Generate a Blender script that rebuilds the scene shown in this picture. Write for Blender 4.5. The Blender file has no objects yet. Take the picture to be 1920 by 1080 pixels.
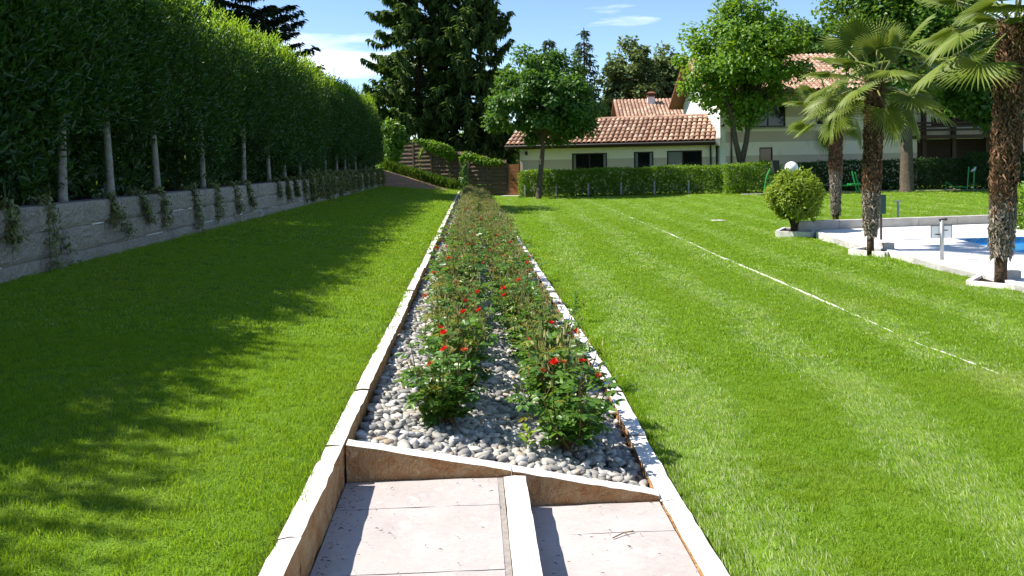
import bpy, math, random
import numpy as np
from mathutils import Vector, Matrix

# ------------------------------------------------------------------ camera, sky, sun, exposure
SC = bpy.context.scene
COL = SC.collection
R = math.radians
F = 1500.0                      # focal length in photo pixels (1920 wide), top of a 4:3 frame cropped away
EYE = Vector((0, 0, 1.6))
CAMROT = (Matrix.Rotation(R(-2.86), 3, 'Z') @ Matrix.Rotation(R(90 - 2.15), 3, 'X') @ Matrix.Rotation(R(-1.0), 3, 'Z'))
cd = bpy.data.cameras.new('camera')
cam = bpy.data.objects.new('camera', cd)
COL.objects.link(cam)
cam.matrix_world = Matrix.Translation(EYE) @ CAMROT.to_4x4()
cd.sensor_width = 36
cd.lens = F / 1920 * 36
cd.shift_y = -180 / 1920
cd.clip_end = 3000
cd.clip_start = 0.05
SC.camera = cam

SUN_EL, SUN_AZ = R(50.5), R(9)    # from the left, a little beyond the picture plane
to_sun = Vector((-math.cos(SUN_EL) * math.cos(SUN_AZ), math.cos(SUN_EL) * math.sin(SUN_AZ), math.sin(SUN_EL)))
sl = bpy.data.lights.new('sun', 'SUN')
sl.energy = 4.6
sl.angle = R(0.53)
sl.color = (1.0, 0.95, 0.86)
so = bpy.data.objects.new('sun', sl)
COL.objects.link(so)
so.rotation_euler = to_sun.to_track_quat('Z', 'Y').to_euler()
so.location = (-30, 5, 40)

W = bpy.data.worlds.new('World')
SC.world = W
W.use_nodes = True
nt = W.node_tree
bg = nt.nodes['Background']
sky = nt.nodes.new('ShaderNodeTexSky')
sky.sky_type = 'NISHITA'
sky.sun_disc = False
sky.sun_elevation = SUN_EL
sky.sun_rotation = math.atan2(to_sun.x, to_sun.y)
sky.air_density = 1.0
sky.dust_density = 0.0
sky.altitude = 1500
sky.ozone_density = 4.0
tc = nt.nodes.new('ShaderNodeTexCoord')
mp = nt.nodes.new('ShaderNodeMapping')
mp.inputs['Scale'].default_value = (1.0, 1.0, 6.5)
mp.inputs['Location'].default_value = (5.2, 1.1, 2.0)
cn = nt.nodes.new('ShaderNodeTexNoise')
cn.inputs['Scale'].default_value = 2.6
cn.inputs['Detail'].default_value = 7
cn.inputs['Roughness'].default_value = 0.55
cr = nt.nodes.new('ShaderNodeValToRGB')
cr.color_ramp.elements[0].position = 0.575
cr.color_ramp.elements[1].position = 0.74
cmix = nt.nodes.new('ShaderNodeMix')
cmix.data_type = 'RGBA'
cmix.inputs['B'].default_value = (8.6, 8.9, 9.4, 1)
nt.links.new(tc.outputs['Generated'], mp.inputs['Vector'])
nt.links.new(mp.outputs['Vector'], cn.inputs['Vector'])
nt.links.new(cn.outputs['Fac'], cr.inputs['Fac'])
nt.links.new(cr.outputs['Color'], cmix.inputs['Factor'])
nt.links.new(sky.outputs['Color'], cmix.inputs['A'])
nt.links.new(cmix.outputs['Result'], bg.inputs['Color'])
bg.inputs['Strength'].default_value = 0.098

SC.view_settings.view_transform = 'Standard'
SC.view_settings.look = 'None'
SC.view_settings.exposure = 1.1
SC.view_settings.gamma = 1.0
SC.render.engine = 'CYCLES'
SC.cycles.max_bounces = 6
SC.cycles.diffuse_bounces = 3
SC.cycles.glossy_bounces = 2
SC.cycles.transmission_bounces = 4
SC.cycles.transparent_max_bounces = 6
SC.cycles.caustics_reflective = False
SC.cycles.caustics_refractive = False
SC.cycles.use_denoising = True

# ------------------------------------------------------------------ helpers
rng = np.random.default_rng(7)
random.seed(7)

def P(px, py, d):
    """point of the place seen at photo pixel (px, py), d metres along the view axis"""
    return EYE + CAMROT @ Vector(((px - 960) / F * d, -(py - 360) / F * d, -d))

def G(px, py, z):
    r = CAMROT @ Vector(((px - 960) / F, -(py - 360) / F, -1))
    return EYE + r * ((z - EYE.z) / r.z)

def sm(a, b, x):
    t = np.clip((x - a) / (b - a), 0, 1)
    return t * t * (3 - 2 * t)

def zkl(y): return 0.2 - 0.0039 * (np.asarray(y, float) - 4)      # top of left kerb
def zkr(y): return -0.14 - 0.0082 * (np.clip(y, -9, 44) - 4)      # top of right kerb
def xkr(y): return np.interp(y, [-9, 4, 6, 10, 44], [.935, .935, 1.0, 1.02, 1.045])
XL0, XL1 = -0.755, -0.665
WALLX = -5.0

def z_lawn(x, y):
    x = np.asarray(x, float); y = np.asarray(y, float)
    left = zkl(y) - 0.015 + (0.44 - 0.001 * y - zkl(y)) * np.clip((-0.75 - x) / 4.25, 0, 1.2)
    left = left + sm(44.4, 46.6, y) * np.clip((-1.2 - x) / 3.8, 0, 1.6) * 0.85 - sm(46, 51, y) * 0.5 * np.clip((x + 6) / 5, 0, 1)
    near = zkr(y) - 0.04 - 0.10 * sm(1, 7, x) * (1 - 0.9 * sm(18, 34, y))
    far = -0.5 + np.clip((x - 2) * 0.016, 0, .3)
    right = near + (far - near) * sm(20, 42, y)
    right = right + 0.1 * sm(20, 22.5, y) * sm(8.5, 11, x) * (1 - sm(28, 40, y))
    return np.where(x < 0.15, left, right)

def GT(px, py, z=-0.3):
    for _ in range(12):
        p = G(px, py, z)
        z = float(z_lawn(p.x, p.y))
    return Vector((p.x, p.y, z))

class N:
    """tiny node-tree writer"""
    def __init__(s, name):
        s.m = bpy.data.materials.new(name); s.m.use_nodes = True
        s.t = s.m.node_tree; s.b = s.t.nodes['Principled BSDF']; s.o = s.t.nodes['Material Output']
    def n(s, kind, **kw):
        x = s.t.nodes.new(kind)
        for k, v in kw.items():
            if k in x.inputs.keys(): x.inputs[k].default_value = v
            else: setattr(x, k, v)
        return x
    def l(s, a, b): s.t.links.new(a, b)
    def mix(s, a, b, f):
        x = s.n('ShaderNodeMix', data_type='RGBA')
        for v, k in ((a, 'A'), (b, 'B'), (f, 'Factor')):
            if isinstance(v, tuple): x.inputs[k].default_value = (*v, 1) if len(v) == 3 else v
            elif isinstance(v, (int, float)): x.inputs[k].default_value = v
            else: s.l(v, x.inputs[k])
        return x.outputs['Result']
    def noise(s, scale, detail=4, rough=.6, vec=None, lo=.35, hi=.65):
        g = s.n('ShaderNodeNewGeometry').outputs['Position'] if vec is None else vec
        x = s.n('ShaderNodeTexNoise', Scale=scale, Detail=detail, Roughness=rough); s.l(g, x.inputs['Vector'])
        r = s.n('ShaderNodeMapRange'); r.inputs[1].default_value = lo; r.inputs[2].default_value = hi
        s.l(x.outputs['Fac'], r.inputs[0]); return r.outputs[0]
    def bump(s, h, strength=.4, dist=.02):
        x = s.n('ShaderNodeBump', Strength=strength, Distance=dist); s.l(h, x.inputs['Height'])
        s.l(x.outputs['Normal'], s.b.inputs['Normal'])
    def col(s, c):
        if isinstance(c, tuple): s.b.inputs['Base Color'].default_value = (*c, 1)
        else: s.l(c, s.b.inputs['Base Color'])
    def rough(s, r, spec=.3):
        s.b.inputs['Roughness'].default_value = r; s.b.inputs['Specular IOR Level'].default_value = spec

def simple(name, c1, c2=None, scale=6, rough=.7, spec=.3, bump=0, bscale=40, metal=0, dist=.01):
    m = N(name); m.rough(rough, spec)
    if c2: m.col(m.mix(c1, c2, m.noise(scale)))
    else: m.col(c1)
    if bump: m.bump(m.noise(bscale, 6), bump, dist)
    m.b.inputs['Metallic'].default_value = metal
    return m.m

def leafmat(name, c1, c2, tr, k=.35, rough=.42, spec=.35, patch=None):
    """c1..c2 by the leaf's own number, light passing through in colour tr"""
    m = N(name); m.rough(rough, spec)
    a = m.n('ShaderNodeAttribute', attribute_name='var').outputs['Fac']
    c = m.mix(c1, c2, a)
    if patch: c = m.mix(c, patch, m.noise(.9, 2, lo=.5, hi=.75))
    m.col(c)
    t = m.n('ShaderNodeBsdfTranslucent'); m.l(m.mix(c, tr, .7), t.inputs['Color'])
    x = m.n('ShaderNodeMixShader'); x.inputs[0].default_value = k
    m.l(m.b.outputs[0], x.inputs[1]); m.l(t.outputs[0], x.inputs[2]); m.l(x.outputs[0], m.o.inputs['Surface'])
    return m.m

def link(name, me, parent=None):
    o = bpy.data.objects.new(name, me); COL.objects.link(o)
    if parent is not None: o.parent = parent
    return o

def tag(o, label=None, cat=None, group=None, kind=None):
    for k, v in (('label', label), ('category', cat), ('group', group), ('kind', kind)):
        if v: o[k] = v
    return o

def thing(name, loc, label, cat, group=None, rz=0.0):
    o = link(name, None); o.location = loc; o.rotation_euler = (0, 0, rz)
    return tag(o, label, cat, group)

def npmesh(name, V, Fc, mat, var=None, smooth=False):
    me = bpy.data.meshes.new(name)
    V = np.ascontiguousarray(V, np.float32); Fc = np.ascontiguousarray(Fc, np.int32)
    k = Fc.shape[1]
    me.vertices.add(len(V)); me.vertices.foreach_set('co', V.ravel())
    me.loops.add(Fc.size); me.loops.foreach_set('vertex_index', Fc.ravel())
    me.polygons.add(len(Fc))
    me.polygons.foreach_set('loop_start', np.arange(0, Fc.size, k, dtype=np.int32))
    me.polygons.foreach_set('loop_total', np.full(len(Fc), k, np.int32))
    if smooth: me.polygons.foreach_set('use_smooth', np.ones(len(Fc), bool))
    if var is not None:
        at = me.attributes.new('var', 'FLOAT', 'POINT'); at.data.foreach_set('value', np.ascontiguousarray(var, np.float32))
    me.materials.append(mat); me.update(calc_edges=True); me.validate()
    return me

def unit(v): return v / np.maximum(np.linalg.norm(v, axis=-1, keepdims=True), 1e-9)

LEAF_FINE = np.array([[0, 0, 0], [.3, .42, .1], [.72, .36, .06], [1, 0, -.1], [.72, -.36, .06], [.3, -.42, .1]])
LEAF_LOW = np.array([[0, 0, 0], [.45, .5, .12], [1, 0, -.08], [.45, -.5, .12]])

def leaves(name, pos, d, n, L, Wd, mat, fine=False, var=None):
    """one mesh of many leaf-sized faces: pos, pointing d, facing n, length L, width Wd"""
    pos = np.asarray(pos, float); k = len(pos)
    d = unit(np.asarray(d, float)); s = unit(np.cross(n, d)); n = np.cross(d, s)
    L = np.broadcast_to(np.asarray(L, float), (k,)); Wd = np.broadcast_to(np.asarray(Wd, float), (k,))
    T = LEAF_FINE if fine else LEAF_LOW
    V = (pos[:, None] + d[:, None] * (T[None, :, 0:1] * L[:, None, None]) + s[:, None] * (T[None, :, 1:2] * Wd[:, None, None])
         + n[:, None] * (T[None, :, 2:3] * L[:, None, None]))
    m = T.shape[0]; b = np.arange(k)[:, None] * m
    if fine: Fc = np.concatenate([b + np.array([[0, 3, 2, 1]]), b + np.array([[0, 5, 4, 3]])])
    else: Fc = np.concatenate([b + np.array([[0, 2, 1]]), b + np.array([[0, 3, 2]])])
    if var is None: var = rng.random(k)
    return npmesh(name, V.reshape(-1, 3), Fc, mat, np.repeat(var, m))

def rdir(k): return unit(rng.normal(size=(k, 3)))

class MB:
    def __init__(s): s.v = []; s.f = []; s.mi = []
    def add(s, v, f, m=0):
        b = len(s.v); s.v += [tuple(x) for x in v]
        for q in f: s.f.append(tuple(i + b for i in q)); s.mi.append(m)
    def hexa(s, c, m=0, top=None):
        s.add(c, [(0, 3, 2, 1)], m); s.f.pop(); s.mi.pop()
        b = len(s.v) - 8
        for q, mm in (((0, 3, 2, 1), m), ((4, 5, 6, 7), m if top is None else top), ((0, 1, 5, 4), m), ((1, 2, 6, 5), m), ((2, 3, 7, 6), m), ((3, 0, 4, 7), m)):
            s.f.append(tuple(i + b for i in q)); s.mi.append(mm)
    def box(s, x0, x1, y0, y1, z0, z1, m=0, top=None):
        s.hexa([(x0, y0, z0), (x1, y0, z0), (x1, y1, z0), (x0, y1, z0), (x0, y0, z1), (x1, y0, z1), (x1, y1, z1), (x0, y1, z1)], m, top)
    def tube(s, pts, rad, n=8, m=0, cap=True):
        pts = [Vector(p) for p in pts]
        if not hasattr(rad, '__len__'): rad = [rad] * len(pts)
        b = len(s.v); up = Vector((0.13, 0.21, 1)).normalized()
        for i, p in enumerate(pts):
            t = (pts[min(i + 1, len(pts) - 1)] - pts[max(i - 1, 0)]).normalized()
            a = t.cross(up)
            if a.length < .05: a = t.cross(Vector((1, 0, 0)))
            a.normalize(); c = t.cross(a)
            for k in range(n):
                w = 2 * math.pi * k / n
                s.v.append(tuple(p + (a * math.cos(w) + c * math.sin(w)) * rad[i]))
        for i in range(len(pts) - 1):
            for k in range(n):
                s.f.append((b + i * n + k, b + (i + 1) * n + k, b + (i + 1) * n + (k + 1) % n, b + i * n + (k + 1) % n)); s.mi.append(m)
        if cap:
            e = b + (len(pts) - 1) * n
            s.f.append(tuple(e + k for k in reversed(range(n)))); s.mi.append(m)
            s.f.append(tuple(b + k for k in range(n))); s.mi.append(m)
    def sphere(s, c, r, nu=16, nv=10, m=0, sq=(1, 1, 1)):
        b = len(s.v)
        for j in range(nv + 1):
            t = math.pi * j / nv
            for i in range(nu):
                p = 2 * math.pi * i / nu
                s.v.append((c[0] + r * sq[0] * math.sin(t) * math.cos(p), c[1] + r * sq[1] * math.sin(t) * math.sin(p), c[2] + r * sq[2] * math.cos(t)))
        for j in range(nv):
            for i in range(nu):
                s.f.append((b + j * nu + i, b + (j + 1) * nu + i, b + (j + 1) * nu + (i + 1) % nu, b + j * nu + (i + 1) % nu)); s.mi.append(m)
    def mesh(s, name, mats, smooth=False):
        me = bpy.data.meshes.new(name); me.from_pydata(s.v, [], s.f)
        for m in (mats if isinstance(mats, (list, tuple)) else [mats]): me.materials.append(m)
        me.polygons.foreach_set('material_index', np.array(s.mi, np.int32))
        if smooth: me.polygons.foreach_set('use_smooth', np.ones(len(s.f), bool))
        me.validate(); me.update(); return me
    def build(s, name, mats, parent=None, smooth=False):
        return link(name, s.mesh(name, mats, smooth), parent)

def sheet(name, xs, ys, zf, mat, parent=None):
    X, Y = np.meshgrid(xs, ys); Z = zf(X, Y)
    V = np.stack([X, Y, Z], -1).reshape(-1, 3); nx = len(xs); ny = len(ys)
    i = np.arange(nx - 1)[None] + np.arange(ny - 1)[:, None] * nx; i = i.ravel()
    return link(name, npmesh(name, V, np.stack([i, i + 1, i + 1 + nx, i + nx], -1), mat, smooth=True), parent)

def rough_stone(name, mats, sx, sy, sz, seed, seg=(.05, .08), amp=.012, top_amp=.003):
    """sawn top (slot 0), rough broken sides (slot 1); box 0..sx, 0..sy, -sz..0"""
    r = np.random.default_rng(seed)
    nx = max(2, int(round(sx / seg[0]))); ny = max(2, int(round(sy / seg[1]))); nz = max(2, int(round(sz / .06)))
    import bmesh
    bm = bmesh.new(); idx = {}
    def vert(i, j, k):
        key = (i, j, k)
        if key not in idx:
            edge = 0
            p = Vector((sx * i / nx, sy * j / ny, -sz + sz * k / nz))
            dx = dy = 0
            a = amp * (1.0 if k < nz else .55)
            if i == 0: dx = r.uniform(-.2, 1) * a
            if i == nx: dx = -r.uniform(-.2, 1) * a
            if j == 0: dy = r.uniform(0, .35) * a
            if j == ny: dy = -r.uniform(0, .35) * a
            dz = r.uniform(-1, 1) * top_amp if k == nz else 0
            if k == nz and (i in (0, nx)): dz -= r.uniform(0, .5) * amp
            idx[key] = bm.verts.new(p + Vector((dx, dy, dz)))
        return idx[key]
    def face(a, b, c, d, mi):
        f = bm.faces.new((a, b, c, d)); f.material_index = mi
    for i in range(nx):
        for j in range(ny):
            face(vert(i, j, nz), vert(i + 1, j, nz), vert(i + 1, j + 1, nz), vert(i, j + 1, nz), 0)
    for j in range(ny):
        for k in range(nz):
            face(vert(0, j, k), vert(0, j, k + 1), vert(0, j + 1, k + 1), vert(0, j + 1, k), 1)
            face(vert(nx, j, k), vert(nx, j + 1, k), vert(nx, j + 1, k + 1), vert(nx, j, k + 1), 1)
    for i in range(nx):
        for k in range(nz):
            face(vert(i, 0, k), vert(i + 1, 0, k), vert(i + 1, 0, k + 1), vert(i, 0, k + 1), 1)
            face(vert(i, ny, k), vert(i, ny, k + 1), vert(i + 1, ny, k + 1), vert(i + 1, ny, k), 1)
    me = bpy.data.meshes.new(name); bm.to_mesh(me); bm.free()
    for m in mats: me.materials.append(m)
    return me

def scatter(name, pts, rot, scl, idx, sources, parent=None):
    """instances of a few small meshes on many points (for what nobody could count)"""
    c = bpy.data.collections.new(name + '_pieces')
    for i, me in enumerate(sources):
        c.objects.link(bpy.data.objects.new('%s_piece_%02d' % (name, i), me))
    me = bpy.data.meshes.new(name); k = len(pts)
    me.vertices.add(k); me.vertices.foreach_set('co', np.ascontiguousarray(pts, np.float32).ravel())
    for nm, arr in (('rot', rot), ('scl', scl)):
        a = me.attributes.new(nm, 'FLOAT_VECTOR', 'POINT'); a.data.foreach_set('vector', np.ascontiguousarray(arr, np.float32).ravel())
    a = me.attributes.new('pick', 'INT', 'POINT'); a.data.foreach_set('value', np.ascontiguousarray(idx, np.int32))
    o = link(name, me, parent)
    ng = bpy.data.node_groups.new(name + '_scatter', 'GeometryNodeTree')
    ng.interface.new_socket('Geometry', in_out='INPUT', socket_type='NodeSocketGeometry')
    ng.interface.new_socket('Geometry', in_out='OUTPUT', socket_type='NodeSocketGeometry')
    gi = ng.nodes.new('NodeGroupInput'); go = ng.nodes.new('NodeGroupOutput')
    ci = ng.nodes.new('GeometryNodeCollectionInfo'); ci.inputs['Collection'].default_value = c
    ci.inputs['Separate Children'].default_value = True; ci.inputs['Reset Children'].default_value = True
    ip = ng.nodes.new('GeometryNodeInstanceOnPoints'); ip.inputs['Pick Instance'].default_value = True
    def at(nm, ty):
        x = ng.nodes.new('GeometryNodeInputNamedAttribute'); x.data_type = ty; x.inputs['Name'].default_value = nm
        return x.outputs['Attribute']
    ng.links.new(gi.outputs[0], ip.inputs['Points']); ng.links.new(ci.outputs[0], ip.inputs['Instance'])
    ng.links.new(at('pick', 'INT'), ip.inputs['Instance Index'])
    e2r = ng.nodes.new('FunctionNodeEulerToRotation'); ng.links.new(at('rot', 'FLOAT_VECTOR'), e2r.inputs[0])
    ng.links.new(e2r.outputs[0], ip.inputs['Rotation']); ng.links.new(at('scl', 'FLOAT_VECTOR'), ip.inputs['Scale'])
    ng.links.new(ip.outputs[0], go.inputs[0])
    md = o.modifiers.new('scatter', 'NODES'); md.node_group = ng
    return o

# ------------------------------------------------------------------ materials
M = {}
def lawn_material():
    m = N('lawn_turf'); m.rough(.8, .1)
    c = m.mix((.11, .21, .012), (.15, .26, .018), m.noise(1.2, 3))
    c = m.mix(c, (.13, .16, .03), m.noise(.7, 2, lo=.58, hi=.8))
    c = m.mix(c, (.03, .05, .012), m.noise(160, 2, lo=.5, hi=.75))
    m.col(c); m.bump(m.noise(90, 4), .6, .02); return m.m
M['lawn'] = lawn_material()
def grass_material():
    m = N('grass_blade'); m.rough(.5, .25)
    a = m.n('ShaderNodeAttribute', attribute_name='var').outputs['Fac']
    oi = m.n('ShaderNodeObjectInfo').outputs['Random']
    c = m.mix((.19, .34, .016), (.33, .47, .03), a)
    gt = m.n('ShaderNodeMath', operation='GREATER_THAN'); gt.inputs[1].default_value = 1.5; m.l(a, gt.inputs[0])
    c = m.mix(c, (.62, .66, .34), gt.outputs[0])  # pale straw tone, which also paints the sheen on the blades
    c = m.mix(c, (.13, .28, .012), m.n('ShaderNodeMath', operation='MULTIPLY').outputs[0])
    mu = c.node.inputs['Factor'].links[0].from_node; m.l(oi, mu.inputs[0]); mu.inputs[1].default_value = .5
    c = m.mix(c, (.36, .38, .06), m.n('ShaderNodeMath', operation='MULTIPLY').outputs[0])
    mu = c.node.inputs['Factor'].links[0].from_node
    m.l(m.noise(.75, 3, lo=.52, hi=.8), mu.inputs[0]); mu.inputs[1].default_value = .55
    m.col(c)
    t = m.n('ShaderNodeBsdfTranslucent'); m.l(m.mix(c, (.34, .50, .015), .6), t.inputs['Color'])
    x = m.n('ShaderNodeMixShader'); x.inputs[0].default_value = .5
    m.l(m.b.outputs[0], x.inputs[1]); m.l(t.outputs[0], x.inputs[2]); m.l(x.outputs[0], m.o.inputs['Surface'])
    return m.m
M['grass'] = grass_material()
M['stone'] = simple('pale_stone', (.78, .76, .73), (.55, .52, .49), 7, .75, .3, .25, 60, dist=.004)
M['stone_rough'] = simple('broken_stone', (.52, .25, .10), (.66, .42, .22), 14, .9, .2, .9, 45, dist=.02)
def slab_material():
    m = N('paving_slab'); m.rough(.7, .3)
    c = m.mix((.475, .43, .41), (.39, .345, .325), m.noise(3.5, 5))
    v = m.n('ShaderNodeNewGeometry').outputs['Position']
    mp = m.n('ShaderNodeMapping'); mp.inputs['Scale'].default_value = (9, 42, 9); m.l(v, mp.inputs['Vector'])
    streak = m.noise(1.3, 8, .75, mp.outputs['Vector'], .58, .74)
    c = m.mix(c, (.30, .26, .24), m.noise(26, 8, .8, lo=.56, hi=.72)); c = m.mix(c, (.50, .475, .455), m.noise(7, 6, .7, lo=.55, hi=.7))
    c = m.mix(c, (.27, .225, .20), streak); m.col(c)
    m.bump(m.noise(1.6, 6, .7, mp.outputs['Vector']), .5, .006); return m.m
M['slab'] = slab_material()
def pebble_material():
    m = N('river_pebble'); m.rough(.62, .35)
    oi = m.n('ShaderNodeObjectInfo').outputs['Random']
    r = m.n('ShaderNodeValToRGB'); e = r.color_ramp.elements
    e[0].position = 0; e[0].color = (.15, .145, .135, 1); e[1].position = 1; e[1].color = (.58, .55, .49, 1)
    for p, c in ((.25, (.24, .23, .215, 1)), (.55, (.38, .36, .325, 1)), (.72, (.52, .47, .38, 1)), (.78, (.36, .26, .16, 1)), (.82, (.47, .45, .43, 1))):
        x = e.new(p); x.color = c
    m.l(oi, r.inputs['Fac'])
    m.col(m.mix(r.outputs['Color'], (.25, .24, .22), m.noise(22, 4, lo=.5, hi=.8)))
    m.bump(m.noise(120, 3), .15, .002); return m.m
M['pebble'] = pebble_material()
M['soil'] = simple('garden_soil', (.028, .02, .014), (.06, .043, .03), 9, .95, .1, 1, 30, dist=.05)
M['red_soil'] = simple('red_soil', (.36, .20, .14), (.46, .28, .20), 4, .95, .1, .8, 30, dist=.04)
M['joint'] = simple('mortar', (.33, .30, .27), (.25, .22, .2), 30, .95, .1)
def block_material():
    m = N('split_block'); m.rough(.92, .15)
    oi = m.n('ShaderNodeObjectInfo').outputs['Random']
    c = m.mix((.58, .50, .41), (.42, .37, .32), oi)
    c = m.mix(c, (.74, .67, .57), m.noise(30, 6, .75, lo=.42, hi=.62)); c = m.mix(c, (.2, .18, .15), m.noise(85, 3, .7, lo=.55, hi=.7)); c = m.mix(c, (.32, .28, .22), m.noise(1.6, 4, lo=.5, hi=.8))
    m.col(c); m.bump(m.noise(38, 6, .7), 1, .03); return m.m
M['block'] = block_material()
M['salt'] = simple('pale_mortar', (.75, .73, .7), (.45, .42, .38), 11, .9, .1)
M['bark_pale'] = simple('smooth_pale_bark', (.36, .33, .30), (.22, .20, .17), 9, .85, .2, .5, 30)
M['bark'] = simple('grey_brown_bark', (.17, .135, .10), (.085, .065, .05), 14, .9, .15, .9, 26, dist=.03)
M['bark_dark'] = simple('conifer_bark', (.09, .06, .042), (.05, .036, .028), 8, .95, .1, .9, 22, dist=.03)
M['laurel'] = leafmat('laurel_leaf', (.015, .048, .012), (.045, .112, .017), (.17, .33, .02), .28, .36, .4)
M['laurel_new'] = leafmat('laurel_new_leaf', (.17, .31, .02), (.26, .40, .035), (.38, .52, .02), .45, .38, .35)  # light green new growth, brightened further to paint the sunlit glow up there
M['maple'] = leafmat('maple_leaf', (.036, .10, .018), (.09, .185, .028), (.18, .34, .02), .36, .4, .4)
M['plane'] = leafmat('bright_maple_leaf', (.075, .17, .016), (.15, .27, .022), (.28, .45, .02), .42, .42, .35)
M['catalpa'] = leafmat('broad_leaf', (.05, .12, .016), (.11, .21, .022), (.22, .36, .02), .38, .42, .35)
M['spruce'] = leafmat('spruce_needles', (.034, .075, .02), (.105, .165, .034), (.12, .2, .02), .25, .6, .2)
M['cedar'] = leafmat('cedar_needles', (.018, .036, .018), (.042, .066, .028), (.04, .06, .02), .1, .6, .2)
M['pine'] = leafmat('pine_needles', (.085, .14, .045), (.20, .26, .085), (.2, .24, .05), .3, .6, .2)
M['bluespruce'] = leafmat('blue_spruce_needles', (.06, .10, .06), (.13, .17, .11), (.1, .15, .08), .25, .6, .2)
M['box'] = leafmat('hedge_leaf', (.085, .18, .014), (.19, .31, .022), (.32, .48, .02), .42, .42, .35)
M['box_dark'] = leafmat('shaded_hedge_leaf', (.018, .050, .010), (.035, .08, .014), (.07, .14, .01), .25, .5, .25)  # darker copy of the hedge leaf, with the trees' shade put into its colour
M['gold'] = leafmat('golden_bush_leaf', (.12, .20, .018), (.26, .34, .03), (.38, .48, .03), .4, .45, .3)
M['vine'] = leafmat('vine_leaf', (.09, .19, .016), (.17, .30, .022), (.30, .48, .02), .42, .45, .3)
M['trail'] = leafmat('trailing_leaf', (.07, .12, .025), (.24, .24, .08), (.2, .24, .04), .3, .4, .4)
M['rose'] = leafmat('rose_leaf', (.040, .115, .020), (.125, .235, .034), (.2, .38, .02), .36, .38, .45)
M['rose_young'] = leafmat('rose_young_leaf', (.16, .25, .03), (.27, .20, .04), (.34, .34, .03), .4, .45, .3)
M['bud'] = leafmat('rose_bud_stalk', (.36, .42, .16), (.46, .36, .18), (.42, .42, .1), .32, .6, .2)
M['cane'] = simple('rose_cane', (.11, .12, .03), (.17, .08, .03), 20, .7, .2)
M['red'] = leafmat('rose_petal', (.55, .012, .012), (.72, .035, .018), (.8, .04, .02), .3, .5, .3)
M['wilt'] = leafmat('faded_petal', (.50, .09, .025), (.55, .16, .05), (.5, .12, .03), .3, .6, .2)
M['lime'] = leafmat('seedling_leaf', (.17, .30, .02), (.26, .38, .03), (.4, .5, .03), .4, .45, .3)
M['palm'] = leafmat('palm_frond', (.075, .12, .018), (.17, .215, .03), (.28, .36, .02), .3, .48, .28)
M['palm_stalk'] = simple('palm_stalk', (.13, .16, .045), (.2, .19, .06), 8, .5, .4)
M['fibre'] = leafmat('palm_fibre', (.125, .072, .042), (.31, .19, .115), (.3, .19, .1), .15, .9, .1)
M['fibre_grey'] = leafmat('weathered_fibre', (.26, .22, .17), (.46, .40, .33), (.3, .25, .2), .15, .9, .1)
M['palm_core'] = simple('palm_trunk', (.075, .05, .032), (.13, .09, .06), 14, .95, .1, 1, 22, dist=.04)
M['cut'] = simple('cut_frond_base', (.48, .40, .29), (.3, .22, .14), 20, .8, .2)
def tile_material(name, k=1.0, var=True):
    m = N(name); m.rough(.85, .15)
    r = m.n('ShaderNodeValToRGB'); e = r.color_ramp.elements
    e[0].position = 0; e[0].color = (.29 * k, .17 * k, .12 * k, 1); e[1].position = 1; e[1].color = (.55 * k, .39 * k, .29 * k, 1)
    x = e.new(.55); x.color = (.42 * k, .255 * k, .175 * k, 1)
    if var: m.l(m.n('ShaderNodeObjectInfo').outputs['Random'], r.inputs['Fac'])
    else: m.l(m.n('ShaderNodeAttribute', attribute_name='var').outputs['Fac'], r.inputs['Fac'])
    m.col(m.mix(r.outputs['Color'], (.17, .125, .095), m.noise(3, 5, lo=.45, hi=.85))); return m.m
M['tile'] = tile_material('roof_tile')
M['tile_many'] = tile_material('roof_tile_far', 1, False)
M['tile_bed'] = simple('roof_underlay', (.10, .06, .045), (.06, .04, .03), 6, .95, .1)
def band_material():
    m = N('banded_stucco'); m.rough(.9, .15)
    z = m.n('ShaderNodeSeparateXYZ'); m.l(m.n('ShaderNodeNewGeometry').outputs['Position'], z.inputs[0])
    r = m.n('ShaderNodeMapRange'); r.inputs[1].default_value = -1; r.inputs[2].default_value = 9; m.l(z.outputs[2], r.inputs[0])
    c = m.n('ShaderNodeValToRGB'); c.color_ramp.interpolation = 'CONSTANT'
    cream, taupe = (.90, .79, .66, 1), (.62, .50, .40, 1)
    e = c.color_ramp.elements; e[0].position = 0; e[0].color = taupe; e[1].position = .272; e[1].color = cream
    for p, k in ((.348, taupe), (.413, cream), (.495, taupe), (.57, taupe)):
        x = e.new(p); x.color = k
    m.l(r.outputs[0], c.inputs['Fac'])
    m.col(m.mix(c.outputs['Color'], (.4, .38, .33), m.noise(2.5, 6, lo=.55, hi=1.0))); m.bump(m.noise(60, 4), .2, .005); return m.m
M['band'] = band_material()
def low_wall_material():
    m = N('two_tone_stucco'); m.rough(.9, .15)
    z = m.n('ShaderNodeSeparateXYZ'); m.l(m.n('ShaderNodeNewGeometry').outputs['Position'], z.inputs[0])
    g = m.n('ShaderNodeMath', operation='GREATER_THAN'); g.inputs[1].default_value = 1.70; m.l(z.outputs[2], g.inputs[0])
    c = m.mix((.60, .48, .38), (.90, .78, .62), g.outputs[0])
    m.col(m.mix(c, (.42, .40, .33), m.noise(2.2, 6, lo=.55, hi=1.0))); m.bump(m.noise(60, 4), .2, .005); return m.m
M['lowwall'] = low_wall_material()
M['white_wall'] = simple('white_stucco', (.82, .81, .78), (.76, .74, .70), 2, .9, .15, .2, 60)
M['grey_cap'] = simple('grey_coping', (.42, .40, .37), (.34, .32, .30), 5, .8, .2)
M['brown'] = simple('dark_brown_wood', (.045, .024, .016), (.075, .038, .024), 12, .6, .3)
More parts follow.
